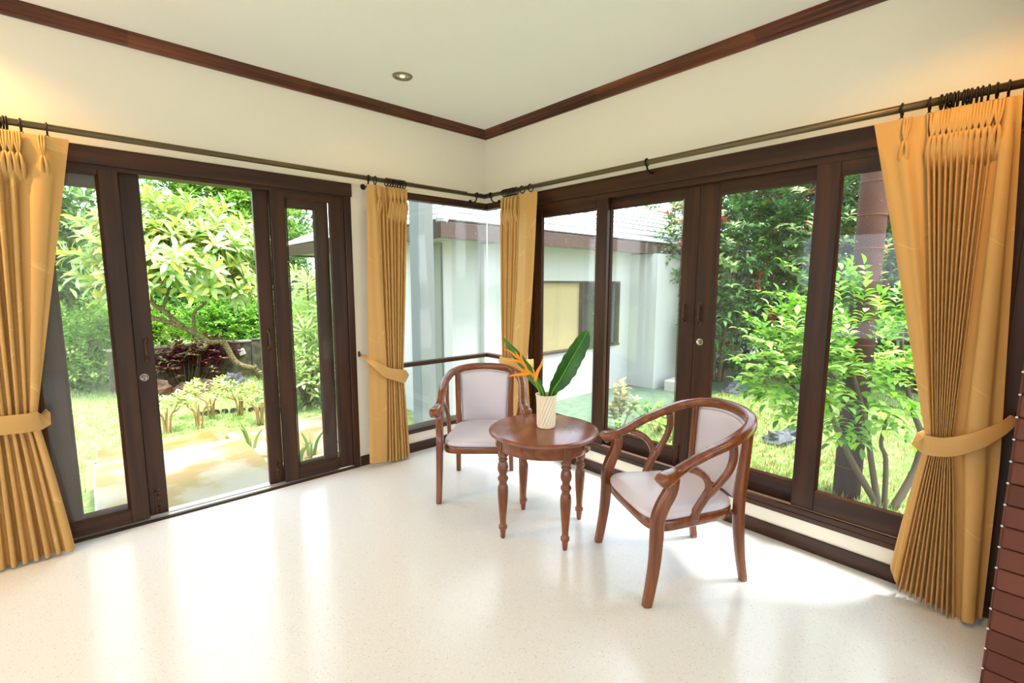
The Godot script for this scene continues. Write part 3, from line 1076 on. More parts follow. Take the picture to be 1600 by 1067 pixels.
	var half := [V(0.318, 0.608, 0.262), V(0.315, 0.622, 0.244), V(0.306, 0.631, 0.212), V(0.296, 0.646, 0.168), V(0.290, 0.678, 0.10), V(0.292, 0.716, 0.02), V(0.290, 0.752, -0.08), V(0.276, 0.785, -0.17), V(0.242, 0.812, -0.25), V(0.178, 0.832, -0.305), V(0.095, 0.842, -0.334)]
	var line := []
	for p in half: line.append(p)
	line.append(V(0, 0.845, -0.342))
	for i in half.size(): line.append(half[half.size() - 1 - i] * V(-1, 1, 1))
	var path := curve(line, 5)
	var prof := [[0.05, 0.052], [0.068, 0.060], [0.068, 0.054], [0.056, 0.042], [0.050, 0.039], [0.053, 0.041], [0.055, 0.043], [0.055, 0.045], [0.053, 0.047], [0.051, 0.049], [0.049, 0.050], [0.049, 0.050]]
	var wl := []
	var hl := []
	for k in prof: wl.append(k[0]); hl.append(k[1])
	for i in prof.size() - 1: wl.append(prof[prof.size() - 2 - i][0]); hl.append(prof[prof.size() - 2 - i][1])
	var wv := spread(wl, path.size())
	var hv := spread(hl, path.size())
	var ss := []
	for i in path.size(): ss.append(rrect(wv[i], hv[i], 0.014, 3))
	m.sweep(path, ss, Vector3.UP)
	obj("arm_rail", m, M.chair0, t)
	# upholstered back between the posts: front and rear skins
	m = MB.new()
	m.smooth(true)
	var edge := []
	var n := 14
	var r0 := []
	var r1 := []
	for j in n + 1:
		var v := float(j) / n
		var a := PackedVector3Array()
		var b := PackedVector3Array()
		for i in n + 1:
			var u := float(i) / n * 2.0 - 1.0
			var top := 0.822 - 0.022 * u * u
			var y := lerpf(0.425, top, v)
			var w := lerpf(0.174, 0.196, v)
			var lean := lerpf(-0.250, -0.282, v)
			var bow := -0.045 * (1.0 - u * u) * lerpf(0.55, 1.0, v)
			var pad := 0.012 * (1.0 - pow(absf(u), 8.0)) * (1.0 - pow(absf(2 * v - 1), 8.0))
			a.append(V(u * w, y, lean + bow + 0.012 + pad))
			b.append(V(-u * w, y, lean + bow - 0.016 - pad * 0.5))
		r0.append(a)
		r1.append(b)
	m.grid(r0)
	m.grid(r1)
	for j in n:
		m.quad(r1[j][n], r0[j][0], r0[j + 1][0], r1[j + 1][n])
		m.quad(r0[j][n], r1[j][0], r1[j + 1][0], r0[j + 1][n])
	for i in n: m.quad(r0[n][i], r0[n][i + 1], r1[n][n - i - 1], r1[n][n - i])
	obj("backrest", m, M.fabric, t)
	m = MB.new()
	m.smooth(true)
	var seam := PackedVector3Array()
	for j in n + 1: seam.append(r0[j][0].lerp(r0[j][1], 0.35))
	for i in range(1, n): seam.append(r0[n][i].lerp(r0[n - 1][i], 0.35))
	for j in n + 1: seam.append(r0[n - j][n].lerp(r0[n - j][n - 1], 0.35))
	m.tube(seam, [0.0032], 6)
	obj("piping", m, M.piping, t)
	return t

func furniture() -> void:
	var a := make_chair("wooden tub armchair left of the table, facing the room, its back to the corner window")
	a.position = V(-0.823, 0, 0.965)
	a.rotation.y = atan2(-0.667, 0.746)
	var b := a.duplicate()
	b.name = numbered("armchair")
	add_child(b, true)
	tag(b, "wooden tub armchair right of the table, turned sideways before the garden doors", "chair", "wooden tub armchairs")
	b.position = V(-0.6965, 0, 2.405)
	b.rotation.y = atan2(-0.87, -0.49)

	# round table
	var c := V(-0.935, 0, 1.689)
	var t := thing("side_table", "round wooden side table with turned legs between the two armchairs", "table", c, atan2(-0.077, 0.249) + PI / 4)
	var m := MB.new()
	m.smooth(true)
	m.lathe(PackedVector2Array([Vector2(0.0005, 0.606), Vector2(0.29, 0.606), Vector2(0.303, 0.607), Vector2(0.312, 0.610), Vector2(0.321, 0.614), Vector2(0.3265, 0.619), Vector2(0.328, 0.624), Vector2(0.3255, 0.6295), Vector2(0.319, 0.633), Vector2(0.313, 0.6335), Vector2(0.311, 0.6355), Vector2(0.307, 0.6365), Vector2(0.0005, 0.637)]), 72)
	obj("tabletop", m, M.table, t)
	m = MB.new()
	m.smooth(true)
	m.lathe(PackedVector2Array([Vector2(0.262, 0.538), Vector2(0.285, 0.538), Vector2(0.288, 0.541), Vector2(0.288, 0.606)]), 72)
	m.lathe(PackedVector2Array([Vector2(0.262, 0.606), Vector2(0.262, 0.538)]), 72)
	obj("apron", m, M.chair0, t)
	var leg := MB.new()
	leg.smooth(true)
	var prof := PackedVector2Array([
		Vector2(0.0135, 0.006), Vector2(0.0145, 0.008), Vector2(0.0185, 0.052), Vector2(0.0195, 0.056), Vector2(0.0245, 0.059), Vector2(0.0255, 0.063), Vector2(0.022, 0.067), Vector2(0.0255, 0.071), Vector2(0.0255, 0.075), Vector2(0.019, 0.08),
		Vector2(0.0185, 0.10), Vector2(0.021, 0.14), Vector2(0.0265, 0.20), Vector2(0.0305, 0.26), Vector2(0.0315, 0.29), Vector2(0.030, 0.315), Vector2(0.025, 0.33), Vector2(0.0215, 0.336), Vector2(0.0235, 0.34), Vector2(0.0235, 0.344), Vector2(0.0205, 0.348),
		Vector2(0.0285, 0.356), Vector2(0.0315, 0.366), Vector2(0.0285, 0.377), Vector2(0.021, 0.384), Vector2(0.0225, 0.388), Vector2(0.0225, 0.392), Vector2(0.021, 0.396),
		Vector2(0.026, 0.405), Vector2(0.0315, 0.42), Vector2(0.0325, 0.435), Vector2(0.029, 0.455), Vector2(0.0235, 0.47), Vector2(0.0215, 0.474), Vector2(0.0275, 0.479), Vector2(0.0285, 0.486), Vector2(0.023, 0.492), Vector2(0.022, 0.495), Vector2(0.0295, 0.502), Vector2(0.0305, 0.51), Vector2(0.025, 0.517), Vector2(0.024, 0.522), Vector2(0.028, 0.53), Vector2(0.028, 0.54)])
	leg.lathe(prof, 40, Transform3D(), func(r: float, y: float, a: float) -> float:
		return r * (1.0 - 0.06 * (0.5 + 0.5 * cos(a * 14.0))) if (y > 0.40 and y < 0.472) else r)
	var leg_mesh := leg.mesh()
	var block := MB.new()
	block.box(V(0, 0.573, 0), V(0.056, 0.068, 0.056), 0.004)
	block.box(V(0, 0.573, 0.0285), V(0.034, 0.046, 0.004), 0.0015)
	var block_mesh := block.mesh()
	var pad := MB.new()
	pad.smooth(true)
	pad.lathe(PackedVector2Array([Vector2(0.0005, 0), Vector2(0.0115, 0), Vector2(0.0125, 0.007), Vector2(0.0005, 0.0071)]), 16)
	var pad_mesh := pad.mesh()
	var dark := mat(Color(0.06, 0.05, 0.05), 0.6)
	for k in 4:
		var ang := PI / 4 + PI / 2 * k
		var at := Transform3D(Basis(Vector3.UP, ang), V(sin(ang), 0, cos(ang)) * 0.266)
		var o := obj("leg", leg_mesh, M.chair1, t, at)
		obj("corner_block", block_mesh, M.chair1, o)
		obj("foot_pad", pad_mesh, dark, o)

func lamps() -> void:
	var spots := [  # corner fixture is seen; side lamps out of view; rear pair added as fill
		[V(-1.200, 2.885, 0.586), "recessed ceiling downlight seen near the corner of the room", 0.0, 0.2],
		[V(-3.75, 2.885, 0.30), "out-of-view ceiling downlight placed to warm the left wall and far left curtain", 1.0, 7.0],
		[V(-0.80, 2.885, 3.50), "out-of-view ceiling downlight placed to warm the right wall and curtain", 1.0, 2.2],
		[V(-4.9, 2.885, 3.2), "added ceiling downlight behind the camera, warm fill for the room", 1.0, 0.4],
		[V(-3.0, 2.885, 6.0), "added ceiling downlight at the rear of the room, warm fill", 1.0, 0.4],
	]
	for e in spots:
		var root := thing("downlight", e[1], "downlight", e[0], 0.0, "recessed ceiling downlights")
		var m := MB.new()
		m.smooth(true)
		m.lathe(PackedVector2Array([Vector2(0.046, 0.0), Vector2(0.047, -0.006), Vector2(0.052, -0.009), Vector2(0.064, -0.007), Vector2(0.068, 0.0)]), 36)
		obj("trim_ring", m, mat(Color(0.55, 0.5, 0.46), 0.3, 0.5, 0.9), root)
		m = MB.new()
		m.smooth(true)
		m.lathe(PackedVector2Array([Vector2(0.046, 0.0), Vector2(0.043, -0.004), Vector2(0.036, -0.002), Vector2(0.02, -0.0012), Vector2(0.0005, -0.001)]), 30)
		obj("reflector", m, mat(Color(0.78, 0.76, 0.7), 0.2, 0.5, 0.9), root)
		m = MB.new()
		m.smooth(true)
		m.lathe(PackedVector2Array([Vector2(0.0005, -0.0085), Vector2(0.012, -0.0075), Vector2(0.018, -0.004), Vector2(0.019, -0.0015)]), 20)
		var bm := mat(Color(0.95, 0.93, 0.85), 0.3)
		bm.emission_enabled = true
		bm.emission = Color(1.0, 0.86, 0.62)
		bm.emission_energy_multiplier = 0.15 if e[2] == 0.0 else 2.0
		obj("bulb", m, bm, root)
		var l := SpotLight3D.new()
		l.name = "downlight_lamp"
		l.position = e[0] + V(0, -0.03, 0)
		l.rotation_degrees = V(-90, 0, 0)
		l.spot_angle = 75.0
		l.spot_angle_attenuation = 0.6
		l.spot_range = 12.0
		l.spot_attenuation = 2.0
		l.light_color = Color(1.0, 0.75, 0.42)
		l.light_energy = e[3] * 0.1
		l.light_size = 0.02
		l.shadow_enabled = true
		add_child(l, true)

# ---------------------------------------------------------------- leaves
# a leaf lying along +z from its base at the origin, upper side +y
func leaf_shape(length: float, width: float, outline: Array, droop := 0.15, keel := 0.12, n := 5) -> ArrayMesh:
	var m := MB.new()
	m.smooth(true)
	var L := []
	var C := []
	var R := []
	for i in n + 1:
		var t := float(i) / n
		var f := t * (outline.size() - 1)
		var k := mini(int(f), outline.size() - 2)
		var w := lerpf(outline[k], outline[k + 1], f - k) * width * 0.5
		var z := length * t
		var y := length * (0.10 * sin(PI * t) - droop * t * t)
		C.append(V(0, y, z))
		L.append(V(-w, y + w * keel * 2.0, z))
		R.append(V(w, y + w * keel * 2.0, z))
	for i in n:
		m.quad(L[i], L[i + 1], C[i + 1], C[i])
		m.quad(C[i], C[i + 1], R[i + 1], R[i])
	return m.mesh()

func aim(at: Vector3, dir: Vector3, up: Vector3, s: float) -> Transform3D:
	var z := dir.normalized()
	var x := up.cross(z)
	if x.length() < 0.01: x = Vector3(1, 0.1, 0.3).cross(z)
	x = x.normalized()
	return Transform3D(Basis(x * s, z.cross(x) * s, z * s), at)

func rnd_dir() -> Vector3:
	var y := rng.randf_range(-1, 1)
	var a := rng.randf() * TAU
	var r := sqrt(1 - y * y)
	return V(r * cos(a), y, r * sin(a))

# one small spray: leaves in pairs along a twig
func spray(xfs: Array, at: Vector3, dir: Vector3, length: float, pairs: int, size: float, spread_ := 0.9) -> void:
	var d := dir.normalized()
	var side := d.cross(Vector3.UP)
	if side.length() < 0.05: side = Vector3.RIGHT
	side = side.normalized()
	var p := at
	for i in pairs:
		for k in [-1.0, 1.0]:
			var o: Vector3 = d * 0.55 + side * k * spread_ + Vector3.UP * rng.randf_range(-0.25, 0.35)
			xfs.append(aim(p, o, Vector3.UP + rnd_dir() * 0.35, size * rng.randf_range(0.75, 1.15)))
		p += d * length / pairs
		d = (d + Vector3.DOWN * 0.04).normalized()
	xfs.append(aim(p, d, Vector3.UP, size))

# whorl of leaves at a branch tip
func whorl(xfs: Array, at: Vector3, axis: Vector3, count: int, size: float, open := 0.9) -> void:
	var b := aim(Vector3.ZERO, axis, Vector3(0.3, 0.2, 1), 1.0).basis
	for i in count:
		var a := TAU * i * 0.382 + rng.randf() * 0.4
		var o := open * (0.35 + 0.75 * i / count)
		var d := b * V(cos(a) * o, sin(a) * o, 1.0 - 0.75 * float(i) / count)
		xfs.append(aim(at, d, axis, size * rng.randf_range(0.75, 1.15)))

# rounded mass: shoots pointing outwards from an ellipsoid
func mass(xfs: Array, c: Vector3, r: Vector3, shoots: int, kind: int, size: float, low := -0.7) -> void:
	for i in shoots:
		var d := rnd_dir()
		if d.y < low: d.y = -d.y
		var q := rng.randf_range(0.72, 1.02)
		var p := c + d * r * q
		var out := (d + Vector3.UP * 0.35 + rnd_dir() * 0.45).normalized()
		if kind == 0: whorl(xfs, p, out, 6, size)
		else: spray(xfs, p, out, size * 2.6, kind, size)

func branch(m: MB, pts: Array, r0: float, r1: float, sides := 7) -> void:
	var path := curve(pts, 4)
	m.tube(path, spread([r0, r1], path.size()), sides)

func rock(label: String, at: Vector3, s: Vector3, seed_: int, material: Material, group: String) -> void:
	var f := FastNoiseLite.new()
	f.seed = seed_
	f.frequency = 0.9
	var m := MB.new()
	var rows := []
	for j in 9:
		var ring := PackedVector3Array()
		var el := lerpf(-0.5, PI / 2 - 0.05, j / 8.0)
		for k in 14:
			var a := TAU * k / 14
			var d := V(cos(el) * cos(a), sin(el), -cos(el) * sin(a))
			var q := 0.8 + 0.45 * f.get_noise_3dv(d * 1.6) + 0.12 * f.get_noise_3dv(d * 5.0)
			ring.append(d * s * q)
		rows.append(ring)
	m.grid(rows, true)
	m.cap(rows[8])
	tag(obj("boulder", m, material, null, Transform3D(Basis(), at)), label, "rock", group)

# ---------------------------------------------------------------- the vase and its flowers
func arrangement() -> void:
	var at := V(-0.909, 0.637, 1.685)
	var m := MB.new()
	m.smooth(true)
	var prof := PackedVector2Array([Vector2(0.0005, 0.0), Vector2(0.050, 0.0), Vector2(0.0535, 0.003)])
	for i in 41: prof.append(Vector2(0.054 + 0.003 * i / 40.0 + 0.0035 * pow(i / 40.0, 6.0), 0.006 + 0.186 * i / 40.0))
	prof.append(Vector2(0.0645, 0.200))
	prof.append(Vector2(0.0625, 0.2025))
	prof.append(Vector2(0.0575, 0.196))
	for i in 8: prof.append(Vector2(0.054 - 0.003 * i / 7.0, 0.19 - 0.18 * i / 7.0))
	prof.append(Vector2(0.0005, 0.0095))
	m.lathe(prof, 96, Transform3D(), func(r: float, y: float, a: float) -> float:
		if r < 0.0525 or (y > 0.1935 and r < 0.06): return r
		var f := sin(9.0 * (a - y * 7.0))
		return r + 0.0058 * (absf(f) - 0.5) * smoothstep(0.004, 0.02, y))
	tag(obj("vase", m, M.cream, null, Transform3D(Basis(), at)), "cream ceramic vase with slanting flutes on the round wooden table", "vase")
	var X := V(0.741, 0, 0.671)      # to the right as one stands before the table
	var Z := V(-0.671, 0, 0.741)     # towards the room
	# broad cut leaf
	cut_leaf("broad green cut leaf with a pale midrib leaning right in the vase", at, [Vector3(0.005, 0.02, 0), Vector3(0.03, 0.20, 0.0), Vector3(0.085, 0.30, 0.01), Vector3(0.145, 0.41, 0.0), Vector3(0.21, 0.52, -0.02), Vector3(0.245, 0.585, -0.035)], [0.008, 0.03, 0.098, 0.125, 0.115, 0.09, 0.004], X, Z, 0.25, Color(0.17, 0.43, 0.05))
	cut_leaf("narrow green cut leaf leaning left behind the orange flower", at, [Vector3(-0.005, 0.02, -0.01), Vector3(-0.018, 0.20, -0.02), Vector3(-0.085, 0.31, -0.035), Vector3(-0.16, 0.41, -0.05), Vector3(-0.225, 0.49, -0.06), Vector3(-0.265, 0.54, -0.065)], [0.008, 0.026, 0.06, 0.068, 0.056, 0.026, 0.003], X, Z, -0.5, Color(0.24, 0.52, 0.10))
	# orange flower: a zigzag stalk with pointed bracts
	var f := thing("cut_flower", "orange flower with pointed bracts leaning left out of the vase", "flower", at)
	var P := func(x: float, y: float, z := 0.02) -> Vector3: return X * x + Vector3.UP * y + Z * z
	m = MB.new()
	m.smooth(true)
	var stalk := curve([P.call(-0.005, 0.02, 0.0), P.call(-0.035, 0.19, 0.02), P.call(-0.06, 0.26, 0.03), P.call(-0.072, 0.305, 0.035)], 5)
	m.tube(stalk, [0.004], 7)
	obj("stalk", m, mat(Color(0.55, 0.62, 0.16), 0.5), f)
	var org := mat(Color(0.98, 0.63, 0.05), 0.4)
	org.backlight_enabled = true
	org.backlight = Color(0.6, 0.4, 0.1)
	m = MB.new()
	m.smooth(true)
	m.tube(curve([P.call(-0.068, 0.30, 0.035), P.call(-0.09, 0.335, 0.04), P.call(-0.115, 0.345, 0.042), P.call(-0.13, 0.385, 0.045), P.call(-0.155, 0.40, 0.05), P.call(-0.165, 0.43, 0.05)], 4), [0.006, 0.006, 0.0055, 0.005, 0.004], 7)
	obj("rachis", m, org, f)
	for b in [
		[[-0.070, 0.285], [-0.06, 0.335], [-0.035, 0.385], [-0.022, 0.435], 0.013],
		[[-0.068, 0.30], [-0.078, 0.345], [-0.085, 0.37], [-0.084, 0.395], 0.006],
		[[-0.075, 0.31], [-0.105, 0.345], [-0.125, 0.36], [-0.135, 0.375], 0.007],
		[[-0.095, 0.335], [-0.15, 0.330], [-0.20, 0.325], [-0.235, 0.318], 0.012],
		[[-0.115, 0.345], [-0.145, 0.355], [-0.165, 0.375], [-0.185, 0.40], 0.008],
		[[-0.118, 0.345], [-0.125, 0.375], [-0.14, 0.40], [-0.145, 0.415], 0.006],
		[[-0.130, 0.375], [-0.15, 0.41], [-0.155, 0.445], [-0.157, 0.48], 0.010],
		[[-0.155, 0.40], [-0.185, 0.41], [-0.225, 0.41], [-0.265, 0.412], 0.010],
		[[-0.16, 0.42], [-0.19, 0.44], [-0.22, 0.465], [-0.262, 0.48], 0.008],
		[[-0.16, 0.425], [-0.18, 0.45], [-0.185, 0.462], [-0.19, 0.47], 0.005]]:
		m = MB.new()
		m.smooth(true)
		var z := rng.randf_range(0.02, 0.06)
		var pts := []
		for k in 4: pts.append(P.call(b[k][0], b[k][1], 0.04 + (z - 0.04) * k / 3.0))
		var path := curve(pts, 4)
		var prof2 := spread([0.55, 1.0, 0.85, 0.6, 0.35, 0.06], path.size())
		var secs := []
		for w in prof2: secs.append(rrect(b[4] * w * 1.9, b[4] * w * 1.2, b[4] * w * 0.55, 2))
		m.sweep(path, secs, Z)
		obj("bract", m, org, f)

func cut_leaf(label: String, at: Vector3, spine: Array, widths: Array, X: Vector3, Z: Vector3, twist: float, c: Color) -> void:
	var root := thing("cut_leaf", label, "leaf", at)
	var pts := []
	for q in spine: pts.append(X * q.x + Vector3.UP * q.y + Z * q.z)
	var path := curve(pts, 7)
	var ws := spread(widths, path.size())
	var m := MB.new()
	m.smooth(true)
	var rows := []
	var back := []
	for i in path.size():
		var t := (path[mini(i + 1, path.size() - 1)] - path[maxi(i - 1, 0)]).normalized()
		var n := (Z + X * twist).normalized()
		n = (n - t * n.dot(t)).normalized()
		var s := t.cross(n)
		var row := PackedVector3Array()
		var rb := PackedVector3Array()
		var ripple := 1.0 + 0.05 * sin(i * 1.9) * (1.0 if i > 8 else 0.0)
		for k in 9:
			var u := (k - 4) / 4.0
			var w: float = ws[i] * 0.5 * ripple
			var p := path[i] + s * u * w + n * (absf(u) * w * 0.32 + 0.002 * sin(i * 1.3 + u * 3.0) * absf(u))
			row.append(p + n * 0.0006)
			rb.append(p - n * 0.0006)
		rows.append(row)
		rb.reverse()
		back.append(rb)
	m.grid(rows)
	m.grid(back)
	var lm := mat(c, 0.32)
	lm.albedo_texture = noise(61, 0.02, 3, [[0.3, 0.7], [Color(0.8, 0.85, 0.8), Color(1, 1, 1)]], 128)
	lm.uv1_triplanar = true
	lm.uv1_scale = Vector3(4, 4, 4)
	lm.backlight_enabled = true
	lm.backlight = Color(0.5, 0.6, 0.3)
	obj("blade", m, lm, root)
	m = MB.new()
	m.smooth(true)
	var mid := PackedVector3Array()
	for i in path.size(): mid.append(path[i] + Z * 0.001)
	m.tube(mid, spread([0.0055, 0.0045, 0.003, 0.0022, 0.0012], mid.size()), 7)
	obj("midrib", m, mat(Color(0.45, 0.62, 0.20), 0.4), root)

# ---------------------------------------------------------------- garden
const GY := -0.35

func slab(label: String, a: Vector3, b: Vector3, what: Material = null) -> void:
	var m := MB.new()
	m.box(Vector3.ZERO, (b - a).abs(), 0.012)
	tag(obj("step_slab", m, what if what else M.slab, null, Transform3D(Basis(), (a + b) * 0.5)), label, "step")

func garden() -> void:
	var m := MB.new()
	m.box(V(-1, GY - 0.15, -2), V(60, 0.3, 60), 0.0)
	struct("ground", m, M.ground, "wet green lawn")
	m = MB.new()
	m.box(V(3.4, GY + 0.004, -0.62), V(6.4, 0.02, 1.5), 0.002)
	struct("pavement", m, M.moss, "mossy wet paving beside the white building")
	m = MB.new()
	m.box(V(-4.0, GY + 0.01, 15.7), V(40, 0.04, 16), 0.0)  # added out of view; pale colour bounces neutral light indoors
	m.box(V(-16.75, GY + 0.01, 3.0), V(20, 0.04, 9.4), 0.0)
	struct("pavement_001", m, M.paving, "pale paved yard added behind the house to bounce neutral light inside")
	slab("wet cream stone landing right outside the open doorway", V(-2.98, GY - 0.02, -1.85), V(-1.81, -0.10, -0.151))
	slab("wet ochre stone step below the landing, nearest the shrub row", V(-2.95, GY - 0.02, -2.73), V(-1.93, -0.22, -1.851), M.step)
	slab("flat cream paving slab right of the landing behind the spiky leaves", V(-1.78, GY - 0.02, -2.80), V(-0.4, -0.30, -1.30))
	pavilion()
	grass()
	left_garden()
	right_garden()

func grass() -> void:
	var m := MB.new()
	for k in 5:
		var a := TAU * k / 5.0 + 0.4
		var d := V(cos(a), 0, sin(a))
		var s := V(-sin(a), 0, cos(a)) * 0.004
		var h := 0.05 + 0.012 * (k % 3)
		m.tri(d * 0.008 - s, d * 0.008 + s, d * 0.035 + V(0, h, 0))
	var mesh := m.mesh()
	var xfs := []
	var cols := []
	var fills := [[-6.5, 2.5, -12.0, -2.9, 26000], [-5.5, -3.05, -2.9, -0.3, 5000], [0.3, 7.0, 0.2, 4.6, 22000], [-1.75, -0.5, -1.25, -0.3, 1500]]
	for f in fills:
		for i in f[4]:
			var p := V(rng.randf_range(f[0], f[1]), GY, rng.randf_range(f[2], f[3]))
			var s := rng.randf_range(0.6, 1.3)
			xfs.append(Transform3D(Basis(Vector3.UP, rng.randf() * TAU).scaled(V(s, s * rng.randf_range(0.7, 1.2), s)), p))
			if p.x > 0.2 and rng.randf() < 0.22: cols.append(Color(0.55, 0.42, 0.22).srgb_to_linear())
			else: cols.append(Color(0.54, 0.64, 0.36).lerp(Color(0.76, 0.82, 0.60), rng.randf()).srgb_to_linear())
	var root := thing("grass", "short wet lawn grass around the house", "grass", V(0, 0, 0), 0.0, "", "stuff")
	instances("blades", mesh, leaf_mat(Color.WHITE, 0.3, true), xfs, cols, root)

func pavilion() -> void:
	var root := thing("garden_building", "white building with a pale tiled hip roof beyond the corner window", "building")
	var x0 := 0.5
	var x1 := 11.0
	var z0 := -1.3
	var z1 := -5.7
	var top := 2.3
	# walls with one window opening in the long side
	var m := MB.new()
	m.box(V((x0 + 2.08) * 0.5, (GY + top) * 0.5, z0 - 0.09), V(2.08 - x0, top - GY, 0.18), 0.0)
	m.box(V((4.06 + x1) * 0.5, (GY + top) * 0.5, z0 - 0.09), V(x1 - 4.06, top - GY, 0.18), 0.0)
	m.box(V(3.07, (GY + 0.42) * 0.5, z0 - 0.09), V(1.98, 0.42 - GY, 0.18), 0.0)
	m.box(V(3.07, (1.53 + top) * 0.5, z0 - 0.09), V(1.98, top - 1.53, 0.18), 0.0)
	m.box(V(x0 + 0.09, (GY + top) * 0.5, (z0 + z1) * 0.5 - 0.09), V(0.18, top - GY, z0 - z1 - 0.18), 0.0)
	m.box(V(x1 - 0.09, (GY + top) * 0.5, (z0 + z1) * 0.5 - 0.09), V(0.18, top - GY, z0 - z1 - 0.18), 0.0)
	m.box(V((x0 + x1) * 0.5, (GY + top) * 0.5, z1 + 0.09), V(x1 - x0, top - GY, 0.18), 0.0)
	obj("wall", m, M.render, root)
	for e in [[x0 + 0.55, 0.2], [x0 + 1.05, 0.16]]:
		m = MB.new()
		m.box(V(e[0], (GY + 2.0) * 0.5, z0 + 0.04), V(e[1], 2.0 - GY, 0.09), 0.004)
		obj("pilaster_or_shade", m, M.render, root)
	m = MB.new()
	m.box(V(5.9, (GY + 2.0) * 0.5, -1.03), V(3.1, 2.0 - GY, 0.55), 0.006)
	obj("pier", m, M.render, root)
	m = MB.new()
	m.box(V(x0 + 0.02, (GY + 2.0) * 0.5, z0 - 0.45), V(0.1, 2.0 - GY, 0.5), 0.004)
	obj("pilaster_or_shade", m, mat(Color(0.45, 0.48, 0.45), 0.85), root)  # dark grey slab; the end wall shade under the eaves is painted in
	# window: dark frame, blind and pane
	var w := MB.new()
	var fr := mat(Color(0.22, 0.15, 0.11), 0.5)
	w.box(V(3.07, 1.515, z0 - 0.04), V(1.98, 0.03, 0.09), 0.003)
	w.box(V(3.07, 0.435, z0 - 0.03), V(1.98, 0.035, 0.11), 0.003)
	w.box(V(2.095, 0.975, z0 - 0.04), V(0.03, 1.08, 0.09), 0.003)
	w.box(V(4.045, 0.975, z0 - 0.04), V(0.03, 1.08, 0.09), 0.003)
	w.box(V(3.09, 0.975, z0 - 0.05), V(0.05, 1.08, 0.07), 0.003)
	var wo := obj("window_frame", w, fr, root)
	m = MB.new()
	m.box(V(2.59, 0.975, z0 - 0.10), V(0.96, 1.06, 0.01), 0.002)
	obj("blind", m, mat(Color(0.74, 0.66, 0.48), 0.8), wo)
	for e in [[2.59, 0.96], [3.57, 0.92]]:
		m = MB.new()
		m.box(V(e[0], 0.975, z0 - 0.06), V(e[1], 1.06, 0.006), 0.0)
		obj("pane", m, M.glass, wo)
	m = MB.new()
	m.box(V(3.57, 0.975, z0 - 0.14), V(0.92, 1.06, 0.01), 0.0)
	obj("dark_room_sheet", m, mat(Color(0.16, 0.15, 0.14), 0.8), wo)  # dark sheet stands for the unlit room seen through this pane
	# eaves: fascia boards and soffit
	var ex0 := 0.05
	var ez0 := -0.85
	var ex1 := x1 + 0.45
	var ez1 := -6.15
	var fm := mat(Color(0.26, 0.17, 0.14), 0.6)
	for e in [[V((ex0 + ex1) * 0.5, 2.08, ez0 - 0.015), V(ex1 - ex0, 0.18, 0.03)], [V(ex0 + 0.015, 2.08, (ez0 + ez1) * 0.5), V(0.03, 0.18, ez0 - ez1 - 0.06)], [V((ex0 + ex1) * 0.5, 2.08, ez1 + 0.015), V(ex1 - ex0, 0.18, 0.03)], [V(ex1 - 0.015, 2.08, (ez0 + ez1) * 0.5), V(0.03, 0.18, ez0 - ez1 - 0.06)]]:
		m = MB.new()
		m.box(e[0], e[1], 0.003)
		obj("fascia", m, fm, root)
	m = MB.new()
	m.box(V((ex0 + ex1) * 0.5, 2.03, (ez0 + ez1) * 0.5), V(ex1 - ex0 - 0.06, 0.02, ez0 - ez1 - 0.06), 0.0)
	obj("soffit", m, mat(Color(0.62, 0.62, 0.58), 0.9), root)
	# hip roof in overlapping courses
	var half := (ez0 - ez1) * 0.5
	var rise := 1.3
	var courses := 9
	for k in courses:
		m = MB.new()
		var t0 := float(k) / courses
		var t1 := float(k + 1) / courses + 0.02
		var lift := 0.035
		var R := func(t: float, up: float) -> Array:
			var o := half * clampf(t, 0.0, 0.998)
			var y := 2.17 + rise * t + up
			return [V(ex0 + o, y, ez0 - o), V(ex1 - o, y, ez0 - o), V(ex1 - o, y, ez1 + o), V(ex0 + o, y, ez1 + o)]
		var lo: Array = R.call(t0 - 0.008, 0.045)
		var hi: Array = R.call(minf(t1, 1.0), 0.004)
		var un: Array = R.call(t0 + 0.012, 0.008)
		for i in 4:
			var j := (i + 1) % 4
			m.quad(lo[i], lo[j], hi[j], hi[i])
			m.quad(un[i], un[j], lo[j], lo[i])
		obj("tile_course", m, M.tile, root)
	for e in [[V(ex0, 2.19, ez0), V(ex0 + half, 2.19 + rise, ez0 - half)], [V(ex0, 2.19, ez1), V(ex0 + half, 2.19 + rise, ez1 + half)], [V(ex0 + half, 2.19 + rise, ez0 - half), V(ex1 - half, 2.19 + rise, ez0 - half)]]:
		m = MB.new()
		m.smooth(true)
		m.tube(PackedVector3Array([e[0] + V(0.03, 0, -0.03), e[1]]), [0.07, 0.07], 10)
		obj("ridge_cap", m, M.tile, root)
	# square pale post outside the corner window
	m = MB.new()
	m.box(V(0, 1.45, 0), V(0.19, 3.6, 0.19), 0.006)
	m.box(V(0, 3.27, 0), V(0.26, 0.06, 0.26), 0.006)
	tag(obj("porch_post", m, mat(Color(0.45, 0.475, 0.48), 0.85, 0.25), null, Transform3D(Basis(), V(-0.115, 0, -0.985))), "square pale grey post standing outside the corner window", "post")
	# kerb block
	m = MB.new()
	m.box(V(0, 0.09, 0), V(0.42, 0.2, 0.2), 0.01)
	tag(obj("kerb_block", m, mat(Color(0.72, 0.70, 0.66), 0.9), null, Transform3D(Basis(Vector3.UP, 0.1), V(4.62, GY, -0.5))), "low concrete kerb block at the foot of the white building", "block")

